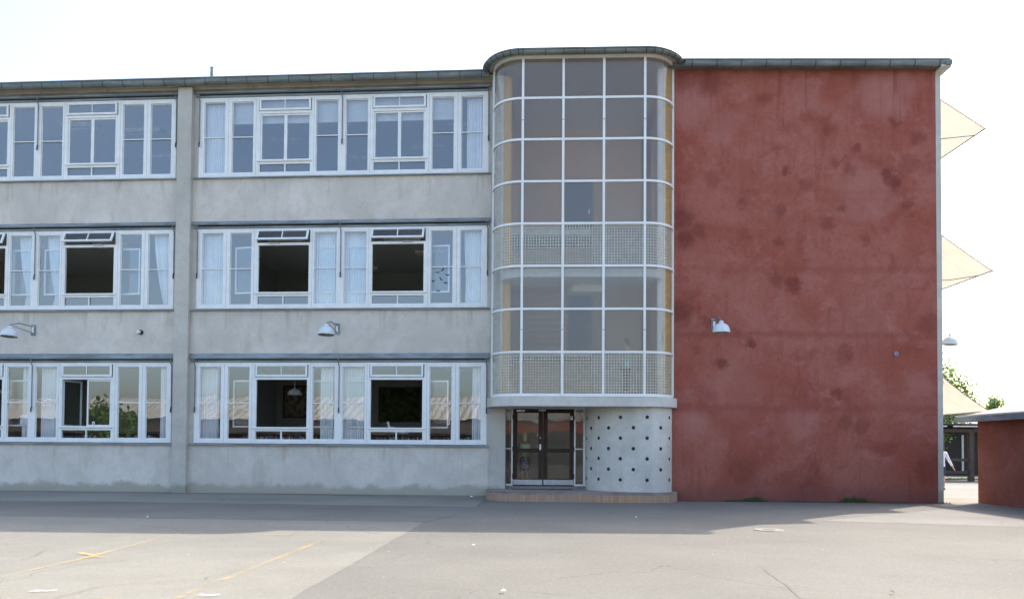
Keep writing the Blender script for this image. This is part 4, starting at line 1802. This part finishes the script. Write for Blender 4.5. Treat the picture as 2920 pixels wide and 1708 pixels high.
wall_lamp(wl(-15.07, .02, 5.09), AL, 1.15, .35, 'white dome lamp on a long arm on the grey wall at the left edge', R(-6))
wall_lamp(wl(-5.36, .02, 5.09), AL, 1.15, .33, 'white dome lamp on a long arm on the grey wall below the right window bay', R(-5))
wall_lamp(Vector((5.85, 24.395, 5.13)), AR, 0.95, .36, 'white dome lamp alone on the red wall')
wall_lamp(Vector((12.41, 26.7, 5.35)), math.pi / 2 + AR, 1.50, .47, 'white dome lamp sticking out beyond the right corner of the red wall', R(4))
t = empty('wall_spotlight', wl(-11.57, .02, 5.01), AL)
tag(t, 'small round grey fitting on the grey wall left of the pilaster', 'spotlight')
q = MB()
q.lathe([(0, 0), (.075, 0), (.075, .05), (.06, .06)], 'dark_steel', Matrix.Rotation(R(90), 4, 'X'), 18)
place('base', q, t)
q = MB()
q.lathe([(.05, .05), (.06, .12), (.05, .14), (0, .145)], 'fixture', Matrix.Rotation(R(90), 4, 'X') @ Matrix.Rotation(R(-25), 4, 'Y'), 18)
smooth(place('lamp_head', q, t), 40)
t = empty('wall_outlet', (11.1, 24.30, 4.3), AR)
tag(t, 'small round pale outlet near the right end of the red wall', 'wall outlet')
q = MB()
q.lathe([(0, 0), (.06, 0), (.065, .03), (.035, .035), (.035, .012), (0, .012)], 'lamp_steel', Matrix.Rotation(R(90), 4, 'X'), 18)
smooth(place('cover', q, t), 40)
q = MB()
q.tube([(.0, 0, 0), (.0, 0, .78)], .055, 'lead_flashing', 14)
q.tube([(.0, 0, .77), (.0, 0, .80)], .06, 'lead_flashing', 14)
vp = sp('vent_pipe', q)
vp.matrix_basis = Matrix.Translation(wl(-9.68, -.5, 12.72))
smooth(vp, 40)
for s in (-17.6, -15.0, -12.8, -8.1, -3.0, -6.0):
    q = MB()
    q.lathe([(0, 0), (.03, 0), (.03, .006), (0, .008)], 'mould_concrete', Matrix.Rotation(R(90), 4, 'X'), 10)
    o = sp('plug', q)
    o.matrix_basis = Matrix.LocRotScale(wl(s, .05, 12.60 - .0), o.rotation_euler, None)

# ------------------------------------------------------------------ awnings on the far side of the right end
for k, (za, zt, out, yn, lb, sag) in enumerate(((12.5, 11.28, 1.86, 25.25, 'cream awning by the top floor on the right side of the school', 0.0),
                                                (8.5, 6.98, 2.12, 25.4, 'cream awning by the middle floor on the right side of the school', .02),
                                                (4.27, 2.72, 1.98, 25.35, 'cream awning by the ground floor on the right side of the school', .10))):
    t = empty('awning', (12.42, yn, za))
    tag(t, lb, 'awning', 'cream awnings on the right side of the school')
    q = MB()
    LEN = 7.0
    rows = []
    for j in range(9):
        v = j / 8
        rows.append([(out * v, y, -(za - zt) * v - sag * math.sin(math.pi * v)) for y in [LEN * i / 14 for i in range(15)]])
    for j in range(8):
        q.strip(rows[j], rows[j + 1], 'awning_cloth')
    q.box(out - .008, out + .008, .0, LEN, -(za - zt) - .02, -(za - zt), 'awning_cloth')
    smooth(place('cloth', q, t), 60)
    q = MB()
    q.tube([(p_[0].__getitem__(0), -.01, p_[0][2] - .01) for p_ in rows], .014, 'hem_cloth', 6)
    place('hem', q, t)
    q = MB()
    q.tube([(out + .012, -.04, -(za - zt) - .01), (out + .012, LEN + .04, -(za - zt) - .01)], .022, 'lamp_steel', 8)
    place('front_bar', q, t)
    for y in (.5, LEN - .5):
        q = MB()
        q.tube([(0, y, -1.45 if k == 0 else -1.75), (out * .5, y, (-1.35 if k == 0 else -1.72)), (out, y, -(za - zt) - .03)], .014, 'lamp_steel', 6)
        place('arm', q, t)
    q = MB()
    q.tube([(.04, -.02, .0), (.04, LEN + .02, .0)], .05, 'fascia_white', 10)
    place('roller', q, t)

# ------------------------------------------------------------------ red shed to the right
sh = empty('shed', (13.56, 24.5, 0))
tag(sh, 'low dark red rendered shed with a grey sheet roof at the right edge', 'shed')
q = MB()
ang = 0.0
q.prism([(0, 0), (-.05, -9.0), (5, -9.0), (5, 0)], -.1, 2.36, 'red_shed_render')
place('wall', q, sh)
q = MB()
q.add([(-.40, .32, 2.42), (-.40, -9.3, 2.42), (5.0, -9.3, 3.72), (5.0, .32, 3.72), (-.40, .32, 2.50), (-.40, -9.3, 2.50), (5.0, -9.3, 3.80), (5.0, .32, 3.80)],
      [(0, 1, 2, 3), (4, 5, 6, 7), (0, 1, 5, 4), (1, 2, 6, 5), (3, 2, 6, 7), (0, 3, 7, 4)], 'roof_sheet')
place('roof', q, sh)
q = MB()
q.box(-.47, -.405, -9.3, .34, 2.34, 2.50, 'lamp_steel')
q.box(-.48, -.40, -9.3, .34, 2.50, 2.535, 'fascia_white')
place('fascia', q, sh)
q = MB()
q.box(-.40, 0, -9.2, .3, 2.36, 2.40, 'timber_brown')
q.box(-.40, 5, .30, .335, 2.42, 2.46, 'lamp_steel')
place('soffit', q, sh)

# ------------------------------------------------------------------ things behind, seen through the gap


def dirpt(px, py, Y):
    """point on a plane Y metres away, for things far behind the gap"""
    return Vector(((px - 1460) / 2400 * Y, Y, 1.5 + (1289 - py) / 2400 * Y))


# low timber building, 52 m away
Yb = 52.0
fb = empty('timber_building', (dirpt(2700, 1290, Yb).x, Yb, 0))
tag(fb, 'long low dark timber building with a grey roof behind the passage', 'building')
q = MB()
q.box(-12, 30, 0, 6, 0, 2.9, 'timber_dark')
place('wall', q, fb)
q = MB()
q.add([(-12.5, -.8, 3.05), (30.5, -.8, 3.05), (30.5, 4, 4.35), (-12.5, 4, 4.35), (30.5, 8, 3.05), (-12.5, 8, 3.05)],
      [(0, 1, 2, 3), (3, 2, 4, 5), (0, 3, 5), (1, 4, 2), (0, 5, 4, 1)], 'roof_sheet')
place('roof', q, fb)
q = MB()
q.box(-12.5, 30.5, -.85, -.78, 2.82, 3.05, 'timber_brown')
place('fascia', q, fb)
for i in range(22):
    q = MB()
    q.box(-11.6 + i * 1.25, -11.48 + i * 1.25, -.06, -.001, .15, 2.5, 'pale_post')
    place('mullion', q, fb)
q = MB()
p = dirpt(2810, 1166, 56)
q.tube([(p.x - fb.location.x, 3, 3.9), (p.x - fb.location.x, 3, 4.95)], .25, 'lead_flashing', 14)
place('chimney', q, fb)
for a in (2890, 2913):
    q = MB()
    p = dirpt(a, 1160, 56)
    q.tube([(p.x - fb.location.x, 4, 4.3), (p.x - fb.location.x, 4, 4.62)], .09, 'dark_steel', 8)
    place('vent', q, fb)
# covered walk, 42 m away
Yp = 42.0
pg_ = empty('covered_walk', (dirpt(2768, 1290, Yp).x, Yp, 0))
tag(pg_, 'dark timber covered walk with posts and a flat roof behind the passage', 'shelter')
q = MB()
q.box(-9, 9, -.1, .1, 2.45, 2.62, 'timber_brown')
q.box(-9, 9, 2.4, 2.6, 2.45, 2.62, 'timber_dark')
place('beam', q, pg_)
q = MB()
q.box(-9, 9, -.4, 3.0, 2.78, 2.86, 'timber_dark')
for i in range(19):
    q.box(-9 + i, -8.88 + i, -.35, 2.9, 2.62, 2.78, 'timber_dark')
place('roof', q, pg_)
q = MB()
for i in range(12):
    q.box(-8.6 + i * 1.5, -7.4 + i * 1.5, -.46, -.42, 2.70, 2.76, 'fascia_white')
place('roof_trim', q, pg_)
for x in (-7.2, -3.6, 0, 3.6, 7.2):
    q = MB()
    q.box(x - .11, x + .11, -.12, .12, 0, 2.45, 'timber_brown')
    place('post', q, pg_)
q = MB()
for z in (.38, 1.0):
    q.box(-9, -.12, -.05, .05, z, z + .14, 'timber_brown')
place('rail', q, pg_)


def leaves(n, c, rad, size, mat, squash=1.0, seedv=0, clumps=20):
    rnd = random.Random(seedv)
    m = MB()
    C = Vector(c)
    cl = []
    for _ in range(clumps):
        d = Vector((rnd.gauss(0, 1), rnd.gauss(0, 1), rnd.gauss(0, 1))).normalized() * rad * rnd.uniform(.25, 1.0)
        d.z *= squash
        cl.append((C + d, rad * rnd.uniform(.3, .6)))
    for i in range(n):
        cc, rr = cl[rnd.randrange(clumps)]
        p = cc + Vector((rnd.gauss(0, .5), rnd.gauss(0, .5), rnd.gauss(0, .5))) * rr
        a = Vector((rnd.gauss(0, 1), rnd.gauss(0, 1), rnd.gauss(0, 1))).normalized()
        b = a.cross(Vector((rnd.gauss(0, 1), rnd.gauss(0, 1), rnd.gauss(0, 1)))).normalized()
        s_ = size * rnd.uniform(.6, 1.3)
        m.add([p - a * s_, p + b * s_ * .5, p + a * s_, p - b * s_ * .5], [(0, 1, 2, 3)], mat if rnd.random() < .6 else 'leaf_light')
    return m, cl


def tree(x, y, h, rad, label, sd=1, n=5200, size=.10, squash=1.2, trunk_r=.16):
    t = empty('tree', (x, y, 0))
    tag(t, label, 'tree')
    m, cl = leaves(n, (0, 0, h - rad * squash), rad, size, 'leaf', squash, sd)
    place('crown', m, t)
    q = MB()
    q.tube([(0, 0, 0), (.05, .02, h * .3), (-.04, 0, h * .6), (0, 0, h * .92)], [trunk_r, trunk_r * .8, trunk_r * .5, trunk_r * .12], 'bark', 10)
    for c, r_ in cl[:10]:
        z0 = max(h * .35, c.z - rad * .7)
        q.tube([(0, 0, z0), ((c.x) * .5, c.y * .5, (z0 + c.z) / 2 + .1), c], [trunk_r * .35, trunk_r * .2, .015], 'bark', 6)
    place('trunk', q, t)
    return t


p = dirpt(2684, 1290, 47)
tree(p.x, 47, 6.7, 1.9, 'leafy green tree rising behind the lowest cream awning', 3)
p = dirpt(2838, 1290, 50)
tree(p.x, 50, 5.1, .75, 'thin young tree with sparse leaves above the shed roof', 5, 500, .10, 1.3, .07)
p = dirpt(2703, 1290, 44)
tree(p.x, 45.5, 3.45, .8, 'small green bush tree in front of the timber building roof', 8, 900, .09, 1.0, .06)
# flat grass verge under the covered walk
vg = MB()
for i in range(900):
    x, y = dirpt(2700, 1290, 40).x + random.uniform(-1, 4), 44 + random.uniform(-.5, .5)
    h = random.uniform(.05, .16)
    vg.add([(x - .02, y, .005), (x + .02, y, .005), (x + random.uniform(-.03, .03), y + .01, h)], [(0, 1, 2)], 'grass_leaf')
tag(place('grass', vg), 'strip of grass beside the covered walk', 'grass', kind='stuff')

# ------------------------------------------------------------------ opposite side of the yard (it shows in the window reflections)
op = empty('opposite_building', (0, -22, 0))
tag(op, 'long low building with red band and white corrugated roof, mirrored in the ground floor windows', 'building')
q = MB()
q.box(-60, 26, -7, 0, 0, 2.75, 'timber_dark')
place('wall', q, op)
q = MB()
q.box(-6.2, 26.2, 0.0, .5, 2.75, 3.95, 'red_band')
q.box(-60.2, -6.2, 0.0, .45, 2.75, 3.95, 'timber_brown')
place('fascia', q, op)
q = MB()
q.add([(-60.4, .7, 3.97), (26.4, .7, 3.97), (26.4, -5, 6.2), (-60.4, -5, 6.2), (26.4, -9, 4), (-60.4, -9, 4)], [(0, 1, 2, 3), (3, 2, 4, 5), (0, 3, 5), (1, 4, 2)], 'corrugated_white')
place('roof', q, op)
for (x, y, h, r_, lb) in ((-40.5, -15, 4.9, 2.1, 'broad green tree across the yard, mirrored in the left ground floor windows'),
 ):
    tree(x, y, h, r_, lb, int(-x), 4000, .22, .9, .25)

# ------------------------------------------------------------------ weeds and scraps along the red wall
def weed(px, h, n, label, sd):
    rnd = random.Random(sd)
    x = (px - 1460) / 2400 * 24.35
    y = DR + math.tan(AR) * x - .07
    m = MB()
    for i in range(int(n * .5)):
        bx_ = rnd.gauss(0, .12 + h * .5)
        by = -abs(rnd.gauss(0, .03))
        L_ = h * .7 * rnd.uniform(.4, 1.1) * math.exp(-bx_ * bx_ * 4)
        dx, dy = rnd.uniform(-.5, .5) * L_, -rnd.uniform(0, .5) * L_
        w_ = rnd.uniform(.006, .016)
        m.add([(bx_ - w_, by, 0), (bx_ + w_, by, 0), (bx_ + dx * .5 + w_ * 1.3, by + dy * .4, L_ * .6), (bx_ + dx, by + dy, L_), (bx_ + dx * .5 - w_ * 1.3, by + dy * .4, L_ * .6)],
              [(0, 1, 2, 4), (4, 2, 3)], 'grass_leaf')
    o = place('weed', m, None, (x, y, .004))
    tag(o, label, 'weed', 'weeds along the foot of the red wall')


weed(2080, .10, 90, 'low patch of weeds at the foot of the red wall, leftmost', 1)
weed(2148, .22, 240, 'bushy clump of weeds at the foot of the red wall below the lamp', 2)
weed(2270, .07, 90, 'low weeds near the middle of the red wall foot', 3)
weed(2332, .06, 60, 'tiny weeds right of the middle of the red wall foot', 4)
weed(2430, .30, 170, 'tall pointed weed at the foot of the red wall', 5)
weed(2490, .07, 70, 'low weeds just right of the tall pointed weed', 6)
weed(2560, .07, 60, 'low weeds near the right end of the red wall foot', 7)
weed(2680, .07, 30, 'small tuft of weeds at the pale corner of the red wall', 8)
random.seed(5)
scr = [(1344, 1421, .10, 'crumpled white paper scrap on the pavement left of the step'), (2180, 1429, .06, 'white scrap beside the bushy weeds'),
       (2225, 1428, .04, 'tiny white scrap near the red wall lamp side'), (2395, 1430, .06, 'white scrap left of the tall weed'),
       (1428, 1428, .04, 'white cigarette end in front of the brick step'), (1436, 1691, .06, 'white scrap in the middle of the sunlit yard'),
       (2545, 1694, .05, 'brown leaf near the lower right of the yard'), (1350, 1556, .05, 'pale scrap on the sunlit asphalt left of centre'),
       (1815, 1477, .06, 'pale scrap in the shadow right of the step'), (420, 1477, .05, 'white scrap on the shaded path at the left'),
       (640, 1420, .04, 'white scrap by the foot of the grey wall')]
for (a, b, sz, lb) in scr:
    g2 = ground_at(a, b)
    q = MB()
    vs = [(random.uniform(-1, 1) * sz * .5, random.uniform(-1, 1) * sz * .5, 0.0) for _ in range(5)]
    vs = [(math.cos(k * 1.256) * sz * random.uniform(.4, .7), math.sin(k * 1.256) * sz * random.uniform(.4, .7), random.uniform(0, .02)) for k in range(5)]
    vs.append((0, 0, sz * random.uniform(.3, .7)))
    q.add(vs, [(k, (k + 1) % 5, 5) for k in range(5)], 'frame_wood' if 'leaf' in lb else 'paper')
    tag(place('leaf_scrap' if 'leaf' in lb else 'paper_scrap', q, None, (g2.x, g2.y, .016 if g2.y < 21.5 else .05 if g2.x < -1 else .012)), lb, 'litter', 'litter on the yard')

# ------------------------------------------------------------------ people


def skin_mesh(name, joints, edges, mat, parent, sub=2):
    me = bpy.data.meshes.new(name)
    me.from_pydata([j[0] for j in joints], edges, [])
    me.materials.append(MATS[mat])
    o = bpy.data.objects.new(name, me)
    col.objects.link(o)
    o.parent = parent
    sk = o.modifiers.new('skin', 'SKIN')
    sk.use_smooth_shade = True
    if not me.skin_vertices:
        bpy.context.view_layer.objects.active = o
    lay_ = me.skin_vertices[0].data
    for i, j in enumerate(joints):
        r_ = j[1] if isinstance(j[1], (tuple, list)) else (j[1], j[1])
        lay_[i].radius = r_
    lay_[0].use_root = True
    sb = o.modifiers.new('sub', 'SUBSURF')
    sb.levels = sb.render_levels = sub
    return o


def person(loc, rz, label, H, pose, clothes, hair):
    """pose: dict of hand targets; figure faces local +y"""
    t = empty('person', loc, rz)
    tag(t, label, 'person')
    k = H / 1.70
    J, Ed = [], []

    def j(x, y, z, r_, par=None):
        J.append(((x * k, y * k, z * k), (r_[0] * k, r_[1] * k) if isinstance(r_, tuple) else r_ * k))
        if par is not None:
            Ed.append((par, len(J) - 1))
        return len(J) - 1
    pelvis = j(0, 0, .92, (.145, .10))
    waist = j(0, .0, 1.08, (.12, .085), pelvis)
    chest = j(0, 0, 1.28, (.145, .10), waist)
    nb = j(0, -.005, 1.42, (.07, .06), chest)
    neck = j(0, .0, 1.48, .05, nb)
    h0 = j(0, .015, 1.55, (.062, .07), neck)
    h1 = j(0, .015, 1.62, (.072, .088), h0)
    j(0, .0, 1.675, (.05, .06), h1)
    j(0, .10, 1.585, .010, h0)          # nose
    for s_ in (-1, 1):
        j(s_ * .078, .0, 1.59, .010, h0)    # ear
        sh_ = j(s_ * .165, 0, 1.39, .05, chest)
        el, ha = pose['arm_l' if s_ < 0 else 'arm_r']
        e = j(*el, .042, sh_)
        w_ = j(*ha, .029, e)
        d = (Vector(ha) - Vector(el)).normalized()
        side = d.cross(Vector((0, 0, 1)))
        side = side.normalized() if side.length > .1 else Vector((1, 0, 0))
        P0 = Vector(ha)
        pm = P0 + d * .06
        pmj = j(*pm, (.026, .018), w_)
        for q_, (o_, L_) in enumerate(((-.024, .07), (-.008, .085), (.008, .08), (.024, .065))):
            a_ = pm + d * .035 + side * o_
            f1 = j(*a_, .009, pmj)
            j(*(a_ + d * L_ * .6 + Vector((0, .012, -.01))), .0075, f1)
        th = j(*(P0 + d * .03 + side * .035), .010, w_)
        j(*(P0 + d * .075 + side * .045), .008, th)
        kn, an = pose['leg_l' if s_ < 0 else 'leg_r']
        hp = j(s_ * .085, 0, .86, .085, pelvis)
        kk = j(*kn, .052, hp)
        ca = j(*((Vector(kn) * .6 + Vector(an) * .4)), .05, kk)
        aa = j(*an, .034, ca)
        j(an[0], an[1] + .12, an[2] - .055, .026, aa)
    body = skin_mesh('body', J, Ed, 'skin_tone', t)
    for (nm, joints, mat) in clothes:
        JJ = [((a[0] * k, a[1] * k, a[2] * k), (a[3] * k, a[4] * k)) for a in joints['j']]
        skin_mesh(nm, JJ, joints['e'], mat, t)
    hm, hl, hs = hair
    m = MB()
    prof = [(0, 1.74), (.05, 1.732), (.085, 1.70), (.098, 1.65), (.10, 1.60), (.098, hl + .05), (.07, hl)]
    m.lathe([(a * k, b * k) for a, b in prof], hm, Matrix.Translation((0, -.012 * k, 0)) @ Matrix.Scale(1.0, 4), 18)
    # cut the front open below the forehead
    me = m.mesh('hair')
    bm = bmesh.new()
    bm.from_mesh(me)
    bmesh.ops.delete(bm, geom=[f for f in bm.faces if f.calc_center_median().y > .045 * k and f.calc_center_median().z < 1.655 * k], context='FACES')
    bm.to_mesh(me)
    bm.free()
    smooth(place('hair', me, t), 80)
    return t


def ln(*js):
    return {'j': js, 'e': [(i, i + 1) for i in range(len(js) - 1)]}


# woman behind the left entrance door, seen from behind, reaching for the handle
top = {'j': [(0, 0, .92, .175, .14), (0, 0, 1.12, .165, .13), (0, 0, 1.28, .19, .14), (0, 0, 1.42, .13, .10), (-.15, 0, 1.39, .085, .08), (.15, 0, 1.39, .085, .08)],
       'e': [(0, 1), (1, 2), (2, 3), (2, 4), (2, 5)]}
skirt = ln((0, 0, 1.0, .14, .11), (0, 0, .85, .18, .15), (0, 0, .55, .20, .17), (0, 0, .50, .19, .16))
px_ = sx(508) * 1.02
person((px_, YD + .48, .345), 0, 'blonde person in a light green top and patterned skirt behind the left entrance door', 1.60,
       {'arm_l': ((-.22, .05, 1.12), (-.24, .10, .88)), 'arm_r': ((.25, -.08, 1.16), (.37, -.30, 1.13)),
        'leg_l': ((-.09, .0, .48), (-.09, 0, .08)), 'leg_r': ((.09, .0, .48), (.09, 0, .08))},
       [('top', top, 'green_top'), ('skirt', skirt, 'patterned_skirt')], ('blonde_hair', 1.44, 0))
# person in teal on the stairs
top2 = {'j': [(0, 0, .80, .17, .13), (0, 0, 1.12, .16, .12), (0, 0, 1.30, .18, .125), (0, 0, 1.41, .11, .08), (-.17, 0, 1.37, .07, .06), (.17, 0, 1.37, .07, .06)],
        'e': [(0, 1), (1, 2), (2, 3), (2, 4), (2, 5)]}
trs = {'j': [(0, 0, .92, .15, .12), (-.09, 0, .80, .09, .09), (-.10, 0, .45, .07, .07), (-.10, 0, .12, .055, .055), (.09, 0, .80, .09, .09), (.10, 0, .45, .07, .07), (.10, 0, .12, .055, .055)],
       'e': [(0, 1), (1, 2), (2, 3), (0, 4), (4, 5), (5, 6)]}
person((3.36, 24.75, 3.055), R(100), 'person in a teal top seen dimly through the stairwell glass', 1.66,
       {'arm_l': ((-.2, .1, 1.12), (-.12, .28, 1.0)), 'arm_r': ((.2, .1, 1.12), (.12, .28, 1.0)),
        'leg_l': ((-.1, .02, .48), (-.1, 0, .08)), 'leg_r': ((.1, .02, .48), (.1, 0, .08))},
       [('top', top2, 'teal_cloth'), ('trousers', trs, 'navy_cloth')], ('dark_hair', 1.52, 0))
# walker disappearing behind the corner
shirt = {'j': [(0, 0, .80, .18, .15), (0, 0, 1.12, .15, .12), (0, 0, 1.30, .18, .125), (0, 0, 1.42, .10, .08), (-.18, 0, 1.39, .065, .06), (-.26, .0, 1.12, .055, .055), (-.36, .02, .90, .045, .045),
               (.18, 0, 1.39, .065, .06), (.28, .02, 1.12, .055, .055), (.40, .06, .90, .045, .045)],
         'e': [(0, 1), (1, 2), (2, 3), (2, 4), (4, 5), (5, 6), (2, 7), (7, 8), (8, 9)]}
shorts = ln((0, 0, 1.0, .15, .12), (0, 0, .82, .175, .14), (0, 0, .48, .17, .14))
sock = lambda x, y: ln((x, y, .26, .045, .045), (x, y, .10, .042, .042), (x, y, .07, .04, .04))
shoe = lambda x, y: ln((x, y - .04, .035, .045, .035), (x, y + .07, .032, .048, .032), (x, y + .17, .028, .04, .026))
p = dirpt(2676, 1290, 32.5)
w3 = person((p.x + .08, 32.5, .004), R(-22), 'person in white shirt and dark shorts half hidden by the red wall corner', 1.74,
            {'arm_l': ((-.26, 0, 1.12), (-.37, .02, .87)), 'arm_r': ((.28, .02, 1.12), (.42, .07, .86)),
             'leg_l': ((-.09, .04, .48), (-.09, -.10, .10)), 'leg_r': ((.10, .06, .48), (.12, .10, .08))},
            [('shirt', shirt, 'white_cloth'), ('shorts', shorts, 'navy_cloth'), ('sock', sock(.12, .10), 'white_cloth'), ('sock', sock(-.09, -.10), 'white_cloth'),
             ('shoe', shoe(.12, .10), 'shoe_black'), ('shoe', shoe(-.09, -.10), 'shoe_black')], ('dark_hair', 1.50, 0))
